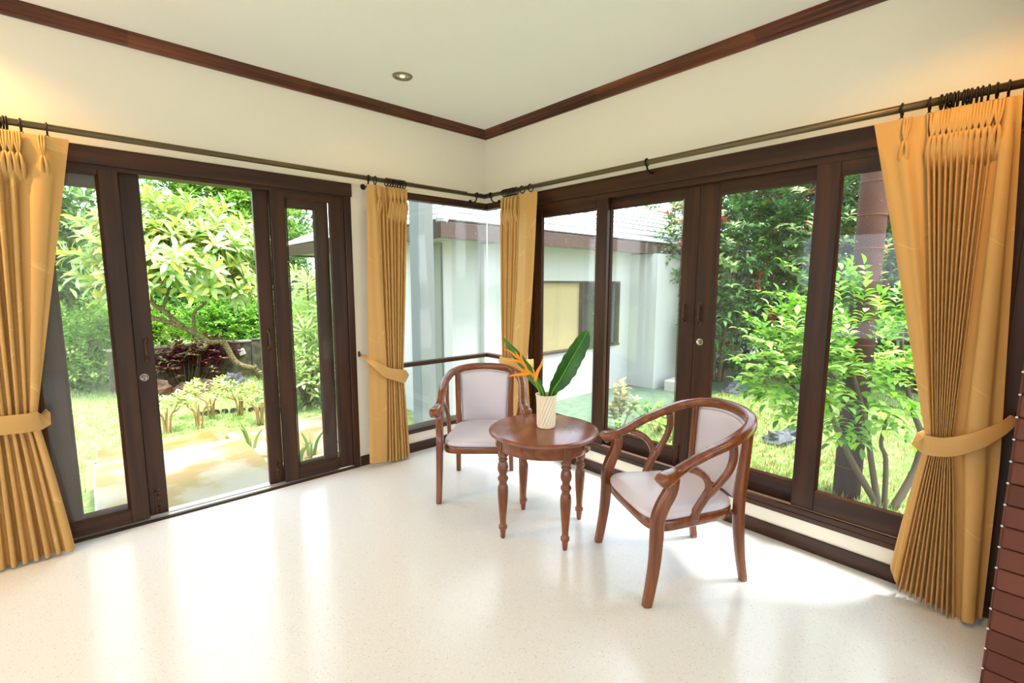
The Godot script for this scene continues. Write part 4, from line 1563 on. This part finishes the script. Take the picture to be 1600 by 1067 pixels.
func left_garden() -> void:
	# leaning tree with big pale leaves
	var c := V(-1.6, 1.9, -6.5)
	var tree := thing("garden_tree", "small leaning tree with large yellow-green leaves outside the open doorway", "tree")
	var m := MB.new()
	m.smooth(true)
	branch(m, [V(-0.30, -0.52, -6.13), V(-0.50, -0.34, -6.15), V(-0.63, -0.13, -6.13), V(-0.85, -0.03, -6.1), V(-0.98, 0.11, -6.1), V(-1.07, 0.36, -6.12), V(-1.15, 0.44, -6.15), V(-1.31, 0.44, -6.15), V(-1.50, 0.60, -6.15), V(-1.75, 0.76, -6.17), V(-1.97, 0.87, -6.2), V(-2.13, 0.92, -6.25), V(-2.35, 1.09, -6.3), V(-2.55, 1.40, -6.35)], 0.062, 0.032, 9)
	m.torus(V(-0.64, -0.09, -6.13), V(-0.7, 0.5, 0).normalized(), 0.038, 0.032, 10, 6)
	m.torus(V(-1.12, 0.425, -6.14), V(-0.8, 0.4, 0).normalized(), 0.036, 0.03, 10, 6)
	var trunk := obj("trunk", m, M.bark, tree)
	m = MB.new()
	m.smooth(true)
	branch(m, [V(-1.68, 0.72, -6.16), V(-1.92, 1.01, -6.2), V(-2.06, 1.15, -6.25), V(-2.18, 1.55, -6.3)], 0.045, 0.028)
	obj("limb", m, M.bark, trunk)
	var twig := MB.new()
	twig.smooth(true)
	var forks := [V(-2.18, 1.55, -6.3), V(-2.5, 1.35, -6.35), V(-1.55, 1.2, -6.3), V(-1.1, 1.35, -6.3), V(-1.8, 1.7, -6.4)]
	branch(twig, [V(-1.50, 0.60, -6.17), V(-1.5, 0.95, -6.25), V(-1.25, 1.2, -6.3), V(-1.0, 1.7, -6.35)], 0.03, 0.016)
	branch(twig, [V(-1.95, 1.02, -6.2), V(-1.8, 1.45, -6.3), V(-1.7, 1.9, -6.4)], 0.028, 0.015)
	var xfs := []
	for i in 380:
		var d := rnd_dir()
		if d.y < -0.75: d.y = -d.y * 0.5
		var p := c + d * V(1.45, 1.02, 1.0) * pow(rng.randf_range(0.2, 1.0), 0.4)
		if p.y < 0.75 + 0.25 * absf(p.x + 1.3): continue
		var ax := (d * 0.8 + Vector3.UP * 0.65 + rnd_dir() * 0.35).normalized()
		whorl(xfs, p, ax, 10, 1.0, 1.15)
		if i % 4 == 0:
			var f: Vector3 = forks[i % 5]
			for q in forks:
				if q.distance_to(p) < f.distance_to(p): f = q
			branch(twig, [f, f.lerp(p, 0.5) + Vector3.DOWN * 0.1 + rnd_dir() * 0.08, p], 0.014, 0.006, 5)
	obj("branches", twig, M.bark, tree)
	var big := leaf_shape(0.285, 0.072, [0.08, 0.42, 0.75, 1.0, 0.85, 0.02], 0.16, 0.14)
	leaves(tree, big, xfs, [Color(0.70, 0.78, 0.45), Color(0.61, 0.72, 0.42), Color(0.82, 0.83, 0.48), Color(0.71, 0.79, 0.57), Color(0.88, 0.81, 0.38), Color(0.51, 0.66, 0.36), Color(0.75, 0.81, 0.61), Color(0.66, 0.76, 0.52)], 300, "leaf", "foliage", 0.5)

	# row of little clipped shrubs with bare pale stems
	var small := leaf_shape(0.085, 0.032, [0.1, 0.7, 1.0, 0.7, 0.02], 0.1, 0.15, 4)
	var spots := [[V(-2.28, GY, -3.40), "pale clipped shrub at the left end of the row beyond the steps"], [V(-1.95, GY, -3.36), "pale clipped shrub with a fan of bare stems, behind the lower step"], [V(-1.74, GY, -3.85), "thin pale shrub set back between its neighbours in the row"], [V(-1.42, GY, -3.72), "pale clipped shrub with two leaning stems, second from the row's right end"], [V(-1.33, GY, -3.05), "pale clipped shrub nearest the paving slab right of the landing"]]
	for e in spots:
		var s := thing("clipped_shrub", e[1], "shrub", e[0], 0.0, "clipped shrubs in a row")
		m = MB.new()
		m.smooth(true)
		xfs = []
		for k in 7:
			var a := TAU * k / 7.0 + rng.randf()
			var r := rng.randf_range(0.12, 0.24)
			var tip := V(cos(a) * r, rng.randf_range(0.36, 0.43), sin(a) * r)
			branch(m, [V(cos(a) * 0.03, 0, sin(a) * 0.03), V(cos(a) * 0.05, 0.22, sin(a) * 0.05), tip * V(0.7, 0.75, 0.7), tip], 0.013, 0.006, 6)
			for q in 4: whorl(xfs, tip + V(rng.randf_range(-0.09, 0.09), rng.randf_range(-0.08, 0.09), rng.randf_range(-0.09, 0.09)), (Vector3.UP + rnd_dir() * 0.6).normalized(), 7, 1.0, 1.0)
		obj("stems", m, mat(Color(0.62, 0.50, 0.34), 0.9), s)
		leaves(s, small, xfs, [Color(0.74, 0.76, 0.48), Color(0.64, 0.70, 0.40), Color(0.84, 0.82, 0.64), Color(0.50, 0.60, 0.30)], 60)

	# low garden wall with an end pillar, and what grows before it
	var wl := thing("garden_wall", "low weathered concrete wall behind the leaning trunk", "wall")
	m = MB.new()
	m.box(V(-1.55, 0.0, -6.62), V(2.3, 0.72, 0.14), 0.01)
	obj("wall_run", m, M.concrete, wl)
	m = MB.new()
	m.box(V(-0.47, 0.01, -6.62), V(0.2, 0.78, 0.2), 0.012)
	obj("end_pillar", m, M.concrete, wl)
	m = MB.new()
	m.box(V(-1.55, 0.37, -6.62), V(2.3, 0.035, 0.2), 0.008)
	obj("coping", m, mat(Color(0.62, 0.60, 0.54), 0.9), wl)
	var red := thing("red_bush", "purple-red leafy bush behind the brown rocks", "bush", V(-1.68, GY, -6.34))
	xfs = []
	var red_stems := MB.new()
	red_stems.smooth(true)
	for k in 64:
		var a := rng.randf() * TAU
		var tip := V(cos(a) * 0.72 * sqrt(rng.randf()), rng.randf_range(0.25, 0.68), sin(a) * 0.12 * rng.randf()) + V(0.1, 0, 0.05)
		branch(red_stems, [V(tip.x * 0.4, 0, tip.z * 0.4), tip * V(0.8, 0.5, 0.8), tip], 0.010, 0.005, 5)
		for q in 3: spray(xfs, tip + rnd_dir() * 0.1, (Vector3.UP + rnd_dir()).normalized(), 0.2, 3, 1.0)
	obj("stems", red_stems, M.stem, red)
	leaves(red, leaf_shape(0.09, 0.045, [0.1, 0.8, 1.0, 0.7, 0.02], 0.1, 0.15, 4), xfs, [Color(0.42, 0.09, 0.16), Color(0.30, 0.07, 0.14), Color(0.55, 0.14, 0.18), Color(0.38, 0.16, 0.24)], 150)
	var yel := thing("lime_shrub", "lime green shrub rising out of the purple-red bush", "shrub", V(-1.72, GY, -6.42))
	xfs = []
	m = MB.new()
	m.smooth(true)
	for k in 9:
		var tip := V(rng.randf_range(-0.35, 0.3), rng.randf_range(0.6, 0.95), rng.randf_range(-0.08, 0.1))
		branch(m, [V(tip.x * 0.2, 0, 0), tip * V(0.6, 0.6, 0.6), tip], 0.009, 0.004, 5)
		for q in 2: spray(xfs, tip + rnd_dir() * 0.08, (Vector3.UP + rnd_dir()).normalized(), 0.22, 4, 1.0)
	obj("stems", m, M.stem, yel)
	leaves(yel, leaf_shape(0.075, 0.045, [0.1, 0.8, 1.0, 0.7, 0.02], 0.1, 0.1, 4), xfs, [Color(0.55, 0.72, 0.12), Color(0.66, 0.80, 0.18), Color(0.46, 0.62, 0.14)], 80)
	var edge := thing("lawn_edging", "dark scalloped lawn edging behind the clipped shrubs", "edging")
	for k in 11:
		m = MB.new()
		m.smooth(true)
		m.lathe(PackedVector2Array([Vector2(0.045, -0.03), Vector2(0.045, 0.03), Vector2(0.035, 0.055), Vector2(0.0005, 0.065)]), 10, Transform3D(Basis(), V(-1.85 + 0.1 * k, GY, -4.05 + 0.012 * k * k * 0.5)))
		obj("log", m, mat(Color(0.16, 0.13, 0.11), 0.9), edge)
	m = MB.new()
	m.box(V(0, 0, 0), V(0.12, 0.13, 0.03), 0.012, Basis(Vector3.BACK, 0.3))
	tag(obj("wall_plaque", m, mat(Color(0.78, 0.78, 0.76), 0.9), null, Transform3D(Basis(), V(-0.74, 0.17, -6.53))), "small pale stone fixed on the low concrete wall", "plaque")
	rock("brown weathered rock at the left before the red bush", V(-2.2, GY, -5.75), V(0.32, 0.36, 0.22), 3, M.rock, "")
	rock("long brown rock lying in front of the red bush", V(-1.66, GY, -5.72), V(0.38, 0.27, 0.2), 7, M.rock, "")
	rock("dark rock at the right end of the rock row, under the branch", V(-1.08, GY, -5.8), V(0.26, 0.3, 0.2), 11, M.dark_rock, "")

	# soft hedges and trees farther back
	var tiny := leaf_shape(0.10, 0.05, [0.1, 0.8, 1.0, 0.7, 0.02], 0.1, 0.12, 3)
	hedge("round_hedge", "rounded bright green hedge behind the low concrete wall", V(0.25, 0.35, -11.3), V(1.3, 0.95, 0.9), 1300, tiny, [Color(0.46, 0.66, 0.24), Color(0.58, 0.74, 0.30), Color(0.36, 0.56, 0.2)], 1.1)
	hedge("round_hedge", "yellow-green hedge seen under the leaning branch", V(-2.2, 0.15, -12.2), V(1.6, 0.75, 0.8), 1100, tiny, [Color(0.50, 0.66, 0.18), Color(0.60, 0.74, 0.24), Color(0.34, 0.52, 0.14)], 1.1)
	hedge("leafy_bush", "round light green bush behind the left glass leaf", V(-3.15, 0.35, -7.3), V(0.85, 0.75, 0.7), 900, tiny, [Color(0.48, 0.66, 0.26), Color(0.62, 0.76, 0.36), Color(0.36, 0.54, 0.22)], 0.85)
	var long := leaf_shape(0.26, 0.07, [0.1, 0.7, 1.0, 0.8, 0.02], 0.2, 0.12, 4)
	hedge("leafy_tree", "tall blurry green tree behind the left glass leaf", V(-3.55, 2.1, -9.4), V(1.1, 1.7, 1.0), 800, long, [Color(0.36, 0.54, 0.24), Color(0.50, 0.66, 0.34), Color(0.26, 0.44, 0.20)], 1.0, V(-3.5, GY, -9.4))
	var soft := leaf_shape(0.20, 0.05, [0.1, 0.8, 1.0, 0.7, 0.02], 0.2, 0.12, 3)
	hedge("garden_tree", "feathery light green tree behind the leaning tree", V(0.9, 4.0, -15.5), V(2.3, 2.2, 1.6), 1700, soft, [Color(0.46, 0.62, 0.22), Color(0.60, 0.74, 0.32), Color(0.34, 0.50, 0.18)], 1.3, V(1.0, GY, -15.5))
	hedge("garden_tree", "dark tree mass closing the garden at the far left", V(-4.5, 2.2, -18.5), V(3.6, 2.8, 1.6), 1700, soft, [Color(0.34, 0.52, 0.24), Color(0.44, 0.60, 0.30), Color(0.26, 0.42, 0.20)], 1.6, V(-4.4, GY, -18.5))
	hedge("garden_tree", "hazy green tree beyond the roof end of the white building", V(2.8, 3.2, -17.5), V(2.2, 3.0, 1.6), 1500, soft, [Color(0.40, 0.56, 0.28), Color(0.52, 0.66, 0.38), Color(0.32, 0.48, 0.24)], 1.5, V(2.8, GY, -17.5))
	hedge("far_hedge", "long low green hedge across the back of the garden", V(-2.0, 0.6, -16.0), V(6.0, 1.2, 0.7), 2400, soft, [Color(0.50, 0.68, 0.34), Color(0.60, 0.76, 0.40), Color(0.42, 0.6, 0.3)], 1.2)

	# coconut palm whose fronds hang into the top of the doorway
	var palm := thing("coconut_palm", "coconut palm with drooping fronds above the leaning tree", "palm", V(-2.45, GY, -10.2))
	m = MB.new()
	m.smooth(true)
	branch(m, [V(0, 0, 0), V(0.1, 1.8, 0.0), V(0.25, 3.6, 0.1), V(0.3, 5.2, 0.2)], 0.13, 0.09, 10)
	obj("trunk", m, M.bark, palm)
	for k in 11:
		var a := TAU * k / 11.0 + 0.25
		frond(palm, V(0.3, 5.2, 0.2), V(cos(a), 0.55 - 0.25 * (k % 3), sin(a)), 2.7, 34, 0.5, Color(0.50, 0.64, 0.32))

	# rhapis palms and shrubs behind the narrow fixed leaf
	var n := 0
	for e in [[V(-0.28, GY, -4.15), 2.0], [V(-0.5, GY, -4.3), 1.6], [V(-0.12, GY, -3.9), 1.45], [V(-0.42, GY, -3.95), 1.15], [V(0.05, GY, -4.4), 1.85]]:
		var s := thing("lady_palm", ["tallest fan palm stem behind the narrow glass leaf", "fan palm stem at the left of the clump", "lower fan palm stem in front of the clump", "shortest fan palm stem in the clump", "fan palm stem at the right, closest to the white building"][n], "palm", e[0], 0.0, "fan palms by the white building")
		n += 1
		m = MB.new()
		m.smooth(true)
		branch(m, [Vector3.ZERO, V(0.02, e[1] * 0.5, 0.01), V(0.0, e[1], 0.0)], 0.017, 0.012, 7)
		obj("stem", m, M.stem, s)
		for k in 9:
			var a := TAU * 0.382 * k
			var y: float = e[1] * lerpf(0.45, 1.0, k / 8.0)
			fan(s, V(0, y, 0), V(cos(a) * 0.22, 0.12, sin(a) * 0.22), 0.36, Color(0.36, 0.54, 0.20).lerp(Color(0.62, 0.72, 0.26), (k % 3) / 2.0 * (0.4 + 0.6 * k / 8.0)))
	hedge("variegated_shrub", "pale green leafy shrub at the foot of the fan palms", V(-0.55, 0.05, -3.55), V(0.42, 0.42, 0.34), 130, leaf_shape(0.13, 0.045, [0.1, 0.8, 1.0, 0.7, 0.02], 0.15, 0.12, 4), [Color(0.62, 0.72, 0.42), Color(0.76, 0.80, 0.54), Color(0.42, 0.58, 0.28)], 1.0)
	n = 0
	for e in [V(-1.69, GY, -1.98), V(-1.58, GY, -1.62), V(-1.46, GY, -1.22), V(-1.28, GY, -1.34), V(-1.2, GY, -1.12)]:
		spiky(["spiky upright plant between landing and paving slab", "spiky upright plant beside the landing's right edge", "first spiky plant behind the narrow glass leaf", "second spiky plant behind the narrow glass leaf", "spiky plant closest to the wall behind the narrow glass leaf"][n], e)
		n += 1

func spiky(label: String, at: Vector3) -> void:
	var s := thing("spiky_plant", label, "plant", at, 0.0, "spiky plants by the landing")
	for k in 6:
		var a := rng.randf() * TAU
		var h := rng.randf_range(0.22, 0.42)
		var lean := rng.randf_range(0.03, 0.16)
		var m := MB.new()
		m.smooth(true)
		var path := curve([V(cos(a) * 0.02, 0, sin(a) * 0.02), V(cos(a) * lean * 0.5, h * 0.6, sin(a) * lean * 0.5), V(cos(a) * lean * 1.2, h, sin(a) * lean * 1.2)], 4)
		var ws := spread([0.022, 0.034, 0.03, 0.02, 0.002], path.size())
		var secs := []
		for w in ws: secs.append(rrect(w, maxf(w * 0.25, 0.001), w * 0.1, 1))
		m.sweep(path, secs, V(cos(a + 1.2), 0.05, sin(a + 1.2)))
		obj("blade", m, leaf_mat(Color(0.30, 0.44, 0.20).lerp(Color(0.62, 0.62, 0.36), rng.randf()), 0.4), s)

func frond(parent: Node3D, at: Vector3, dir: Vector3, length: float, pairs: int, blade: float, c: Color) -> void:
	var h := V(dir.x, 0, dir.z).normalized()
	var pts := [at, at + h * length * 0.3 + V(0, dir.y * length * 0.35, 0), at + h * length * 0.65 + V(0, dir.y * length * 0.35, 0), at + h * length * 0.95 + V(0, dir.y * length * 0.1 - length * 0.12, 0)]
	var path := curve(pts, 8)
	var m := MB.new()
	m.smooth(true)
	m.tube(path, spread([0.022, 0.008], path.size()), 5)
	var o := obj("frond", m, leaf_mat(c.lerp(Color(0.6, 0.6, 0.3), 0.4), 0.3), parent)
	m = MB.new()
	for i in pairs:
		var t := 0.18 + 0.82 * i / pairs
		var f := t * (path.size() - 1)
		var k := mini(int(f), path.size() - 2)
		var p := path[k].lerp(path[k + 1], f - k)
		var d := (path[k + 1] - path[k]).normalized()
		var side := d.cross(Vector3.UP).normalized()
		for sg in [-1.0, 1.0]:
			var w := 0.018 * (0.5 + sin(PI * t))
			var L := blade * (0.45 + 0.55 * sin(PI * minf(t * 1.05, 1.0)))
			var q: Vector3 = p + (side * sg * 0.75 + d * 0.6 + Vector3.DOWN * 0.15).normalized() * L * 0.5
			var e: Vector3 = q + (side * sg * 0.5 + d * 0.5 + Vector3.DOWN * 0.75).normalized() * L * 0.5
			m.quad(p - d * w * 0.4, q - d * w, q + d * w, p + d * w * 0.4)
			m.tri(q - d * w, e, q + d * w)
	obj("leaflets", m, leaf_mat(c, 0.35), o).set_meta("kind", "stuff")

func fan(parent: Node3D, at: Vector3, reach: Vector3, size: float, c: Color) -> void:
	var m := MB.new()
	m.tube(curve([at, at + reach * 0.5 + V(0, 0.05, 0), at + reach], 3), [0.004], 5)
	var hub := at + reach
	var out := V(reach.x, 0, reach.z).normalized()
	var side := out.cross(Vector3.UP).normalized()
	var rise := (out * 0.55 + Vector3.UP * 0.75).normalized()
	for k in 10:
		var a := lerpf(-2.2, 2.2, k / 9.0)
		var d := rise * cos(a) + side * sin(a)
		var s := rise * -sin(a) + side * cos(a)
		var q := hub + d * size * 0.55 + out * 0.03
		var e := hub + d * size + V(0, -0.05, 0) + out * 0.05
		var w := 0.024
		m.quad(hub - s * 0.003, q - s * w, q + s * w, hub + s * 0.003)
		m.quad(q - s * w, e - s * w * 0.4, e + s * w * 0.4, q + s * w)
	obj("fan_leaf", m, leaf_mat(c, 0.4), parent)

func hedge(called: String, label: String, c: Vector3, r: Vector3, shoots: int, mesh: Mesh, tones: Array, size: float, foot := Vector3.INF) -> void:
	var at := V(c.x, GY, c.z) if foot == Vector3.INF else foot
	var s := thing(called, label, "tree" if called.ends_with("tree") else ("hedge" if called.ends_with("hedge") else "shrub"), at)
	var m := MB.new()
	m.smooth(true)
	var q := c - at
	for k in 7:
		var a := TAU * k / 7.0
		branch(m, [V(cos(a) * r.x * 0.1, 0, sin(a) * r.z * 0.1), q * 0.6 + V(cos(a) * r.x * 0.2, 0, sin(a) * r.z * 0.2), q + V(cos(a) * r.x * 0.6, r.y * 0.3, sin(a) * r.z * 0.6)], 0.04 * size, 0.012 * size, 6)
	obj("stems", m, M.stem, s)
	var xfs := []
	for i in shoots:
		var d := rnd_dir()
		var f := rng.randf_range(0.35, 1.03)
		var p := q + d * r * f
		if p.y < 0.04: continue
		var ax := (d + Vector3.UP * 0.4 + rnd_dir() * 0.5).normalized()
		if i % 2 == 0: whorl(xfs, p, ax, 8, size)
		else: spray(xfs, p, ax, 0.22 * size, 4, size)
	var tints := []
	for i in 97: tints.append(tones[rng.randi() % tones.size()].srgb_to_linear())
	instances("foliage", mesh, leaf_mat(Color.WHITE, 0.35, true), xfs, tints, s)

func right_garden() -> void:
	# banded round post and the bright bush before it
	var m := MB.new()
	m.smooth(true)
	var post := thing("banded_post", "round brown banded post behind the bright green bush", "post", V(1.91, GY, 2.64))
	m.lathe(PackedVector2Array([Vector2(0.10, -0.03), Vector2(0.10, 3.9), Vector2(0.0005, 3.9)]), 28)
	var pm := mat(Color(0.25, 0.145, 0.11), 0.85, 0.25)
	pm.albedo_texture = noise(71, 0.02, 4, [[0.3, 0.7], [Color(0.8, 0.78, 0.78), Color(1, 1, 1)]], 128)
	pm.uv1_triplanar = true
	obj("shaft", m, pm, post)
	for k in 13:
		m = MB.new()
		m.smooth(true)
		m.lathe(PackedVector2Array([Vector2(0.10, -0.008), Vector2(0.1045, -0.004), Vector2(0.1045, 0.004), Vector2(0.10, 0.008)]), 28, Transform3D(Basis(), V(0, 0.28 + k * 0.265, 0)))
		obj("band", m, mat(Color(0.34, 0.19, 0.14), 0.7, 0.3), post)
	var bush := thing("garden_bush", "bright lime green bush with bare branching stems outside the right window", "bush")
	m = MB.new()
	m.smooth(true)
	branch(m, [V(1.84, GY - 0.02, 2.90), V(1.68, 0.05, 2.70), V(1.59, 0.41, 2.56), V(1.50, 0.8, 2.42)], 0.03, 0.014)
	branch(m, [V(1.82, GY - 0.02, 2.89), V(1.80, 0.05, 2.81), V(1.79, 0.41, 2.74), V(1.74, 0.9, 2.6)], 0.028, 0.012)
	branch(m, [V(1.85, GY - 0.02, 2.92), V(1.90, 0.05, 2.89), V(1.88, 0.20, 2.85), V(1.96, 0.5, 2.88)], 0.022, 0.012)
	branch(m, [V(1.89, GY - 0.02, 2.96), V(2.07, -0.02, 3.06), V(2.12, 0.25, 3.07), V(2.09, 0.47, 3.00), V(2.05, 0.85, 2.91), V(2.05, 1.2, 2.88)], 0.032, 0.012)
	branch(m, [V(2.11, 0.22, 3.07), V(2.16, 0.5, 3.12), V(2.1, 0.9, 3.1)], 0.018, 0.01)
	branch(m, [V(1.6, 0.41, 2.56), V(1.42, 0.65, 2.3), V(1.2, 0.95, 2.1)], 0.014, 0.007)
	branch(m, [V(1.79, 0.5, 2.72), V(1.6, 0.9, 2.4), V(1.4, 1.3, 2.2)], 0.014, 0.007)
	obj("stems", m, mat(Color(0.31, 0.26, 0.21), 0.9), bush)
	var xfs := []
	for i in 340:
		var d := rnd_dir()
		var p := V(1.74, 0.86, 2.62) + d * V(0.46, 0.66, 0.55) * pow(rng.randf(), 0.35)
		if i % 3 == 0: p = V(1.42, 0.86, 2.30) + d * V(0.36, 0.46, 0.36) * pow(rng.randf(), 0.35)
		if p.y < 0.2: continue
		spray(xfs, p, (d + Vector3.UP * 0.5 + rnd_dir() * 0.6).normalized(), 0.17, 4, 1.0)
	for e in [[V(1.66, 1.2, 2.48), V(1.25, 1.58, 2.06)], [V(1.69, 1.3, 2.5), V(1.45, 1.76, 2.21)], [V(1.5, 0.9, 2.4), V(1.13, 1.26, 2.0)], [V(1.9, 1.4, 2.66), V(2.03, 1.84, 2.72)], [V(2.0, 1.4, 2.8), V(2.16, 1.6, 2.9)], [V(1.4, 0.8, 2.25), V(1.02, 1.0, 2.02)], [V(1.8, 1.3, 2.6), V(1.82, 1.68, 2.56)], [V(1.45, 0.6, 2.3), V(1.15, 0.72, 2.1)]]:
		spray(xfs, e[0], e[1] - e[0], e[0].distance_to(e[1]), 13, 0.8)
	leaves(bush, leaf_shape(0.088, 0.042, [0.1, 0.8, 1.0, 0.75, 0.02], 0.12, 0.12, 4), xfs, [Color(0.52, 0.74, 0.20), Color(0.66, 0.84, 0.24), Color(0.40, 0.62, 0.16), Color(0.32, 0.52, 0.16), Color(0.60, 0.76, 0.36)], 300)

	# tall dark hedge trees with red young leaves
	var lf := leaf_shape(0.15, 0.052, [0.1, 0.8, 1.0, 0.7, 0.02], 0.15, 0.12, 4)
	var dark := [Color(0.20, 0.38, 0.15), Color(0.27, 0.46, 0.18), Color(0.15, 0.31, 0.12), Color(0.38, 0.56, 0.25)]
	var n := 0
	for e in [[V(5.9, 2.1, -0.35), V(1.15, 2.2, 0.95), 1100], [V(6.9, 2.2, 0.9), V(1.2, 2.4, 1.0), 1100], [V(7.6, 2.4, 2.4), V(1.2, 2.5, 1.2), 1000], [V(8.2, 2.4, 4.0), V(1.4, 2.5, 1.2), 800]]:
		var at := V(e[0].x, GY, e[0].z)
		var t := thing("hedge_tree", ["tall dark hedge tree with red shoots, overhanging the white building's corner", "tall dark hedge tree with red shoots, seen left of the banded post", "tall dark hedge tree with red shoots, seen right of the banded post", "dark hedge tree farthest along, mostly behind the right curtain"][n], "tree", at, 0.0, "dark hedge trees")
		m = MB.new()
		m.smooth(true)
		for k in 8:
			var a := TAU * k / 8.0
			branch(m, [V(cos(a) * 0.12, 0, sin(a) * 0.12), V(cos(a) * 0.3, 1.2, sin(a) * 0.3), V(cos(a) * 0.7, 2.8, sin(a) * 0.7)], 0.045, 0.014, 6)
		obj("stems", m, M.stem, t)
		xfs = []
		var reds := []
		var q: Vector3 = e[0] - at
		for i in e[2]:
			var d := rnd_dir()
			var p: Vector3 = q + d * e[1] * rng.randf_range(0.45, 1.02)
			if p.y < 0.15: continue
			var ax := (d + Vector3.UP * 0.3 + rnd_dir() * 0.5).normalized()
			if i % 17 == 5: whorl(reds, p + d * 0.1, ax, 9, 0.8)
			elif i % 2 == 0: whorl(xfs, p, ax, 9, 1.05)
			else: spray(xfs, p, ax, 0.3, 4, 1.05)
		if n == 0:
			for i in 70:
				var d := rnd_dir()
				var p := V(4.75, 2.75, -0.55) - at + d * V(0.55, 0.75, 0.5) * pow(rng.randf(), 0.4)
				spray(xfs, p, (d + Vector3.UP * 0.2 + rnd_dir() * 0.5).normalized(), 0.3, 4, 0.9)
				if i % 9 == 0: whorl(reds, p, (d + Vector3.UP * 0.5).normalized(), 8, 0.9)
		leaves(t, lf, xfs, dark, 300 if n < 2 else 120, "leaf", "foliage", 0.4)
		leaves(t, lf, reds, [Color(0.86, 0.34, 0.22), Color(0.80, 0.46, 0.26), Color(0.74, 0.26, 0.20)], 60, "red_leaf", "red_foliage")
		n += 1
	hedge("far_hedge", "dense dark evergreen mass filling the gaps behind the red-tipped hedge trees", V(9.0, 2.6, 1.6), V(1.6, 3.2, 5.2), 2600, leaf_shape(0.22, 0.08, [0.1, 0.8, 1.0, 0.7, 0.02], 0.15, 0.12, 3), [Color(0.18, 0.35, 0.13), Color(0.24, 0.42, 0.16), Color(0.14, 0.29, 0.11)], 1.2)
	# low plants before the paving
	var fern := leaf_shape(0.30, 0.03, [0.3, 1.0, 0.9, 0.6, 0.02], 0.35, 0.1, 5)
	var fp := thing("fern", "fern with arching narrow fronds against the white building's end", "fern", V(5.0, GY, -0.35))
	xfs = []
	for k in 60: whorl(xfs, V(rng.randf_range(-0.15, 0.15), 0.3 + 0.9 * rng.randf(), rng.randf_range(-0.15, 0.15)), (Vector3.UP + rnd_dir() * 0.8).normalized(), 5, 1.1, 1.2)
	m = MB.new()
	m.smooth(true)
	for k in 4: branch(m, [V(0.03 * k, 0, 0.02), V(0.05 * k - 0.1, 0.6, 0), V(0.05 * k - 0.1, 1.1, 0.03)], 0.012, 0.008, 5)
	obj("stems", m, M.stem, fp)
	leaves(fp, fern, xfs, [Color(0.34, 0.54, 0.18), Color(0.46, 0.64, 0.24)], 120, "blade")
	var pp := thing("purple_plant", "purple and silver leafed plant just outside the glass, behind the table", "plant", V(1.95, GY, 0.22))
	m = MB.new()
	m.smooth(true)
	xfs = []
	for k in 6:
		var tip := V(rng.randf_range(-0.16, 0.16), rng.randf_range(0.25, 0.62), rng.randf_range(-0.16, 0.16))
		branch(m, [V(tip.x * 0.2, 0, tip.z * 0.2), tip * 0.6, tip], 0.008, 0.004, 5)
		for j in 4: whorl(xfs, tip * lerpf(0.5, 1.0, j / 3.0), (tip.normalized() + Vector3.UP * 0.5).normalized(), 4, 1.0, 1.1)
	obj("stems", m, mat(Color(0.36, 0.2, 0.2), 0.8), pp)
	leaves(pp, leaf_shape(0.13, 0.06, [0.1, 0.8, 1.0, 0.7, 0.02], 0.2, 0.14, 4), xfs, [Color(0.42, 0.26, 0.30), Color(0.58, 0.60, 0.54), Color(0.34, 0.42, 0.24), Color(0.52, 0.34, 0.36)], 110)
	n = 0
	for e in [V(1.15, GY, 0.55), V(1.55, GY, 0.75), V(1.1, GY, 1.0), V(2.3, GY, 0.55), V(2.7, GY, 0.35), V(1.6, GY, 1.25), V(2.2, GY, 1.1)]:
		var s := thing("low_plant", ["low bright plant nearest the glass beside the vase", "low bright plant left of the purple plant", "low bright plant under the fixed glass leaf", "low bright plant right of the purple plant", "low bright plant at the edge of the mossy paving", "low bright plant behind the chair's far arm", "low bright plant midway to the white building"][n], "plant", e, 0.0, "low bright plants outside the glass")
		n += 1
		xfs = []
		m = MB.new()
		m.smooth(true)
		for k in 9:
			var tip := V(rng.randf_range(-0.24, 0.24), rng.randf_range(0.10, 0.34), rng.randf_range(-0.24, 0.24))
			branch(m, [V(tip.x * 0.2, 0, tip.z * 0.2), tip * 0.6, tip], 0.005, 0.003, 5)
			for j in 2: whorl(xfs, tip * lerpf(0.6, 1.0, j), (tip.normalized() + Vector3.UP * 0.6).normalized(), 5, 0.8, 1.2)
		obj("stems", m, M.stem, s)
		leaves(s, leaf_shape(0.10, 0.05, [0.1, 0.8, 1.0, 0.7, 0.02], 0.2, 0.14, 4), xfs, [Color(0.46, 0.66, 0.18), Color(0.58, 0.76, 0.24), Color(0.34, 0.54, 0.16)], 40)
	rock("dark grey rock beside the chair, largest of the pair in the grass", V(3.0, GY, 1.72), V(0.26, 0.16, 0.2), 21, M.dark_rock, "")
	rock("smaller dark grey rock behind its larger neighbour in the grass", V(3.35, GY, 1.80), V(0.2, 0.18, 0.18), 22, M.dark_rock, "")
	rock("grey rock at the foot of the dark hedge trees", V(5.2, GY, 0.3), V(0.3, 0.2, 0.26), 23, M.dark_rock, "")
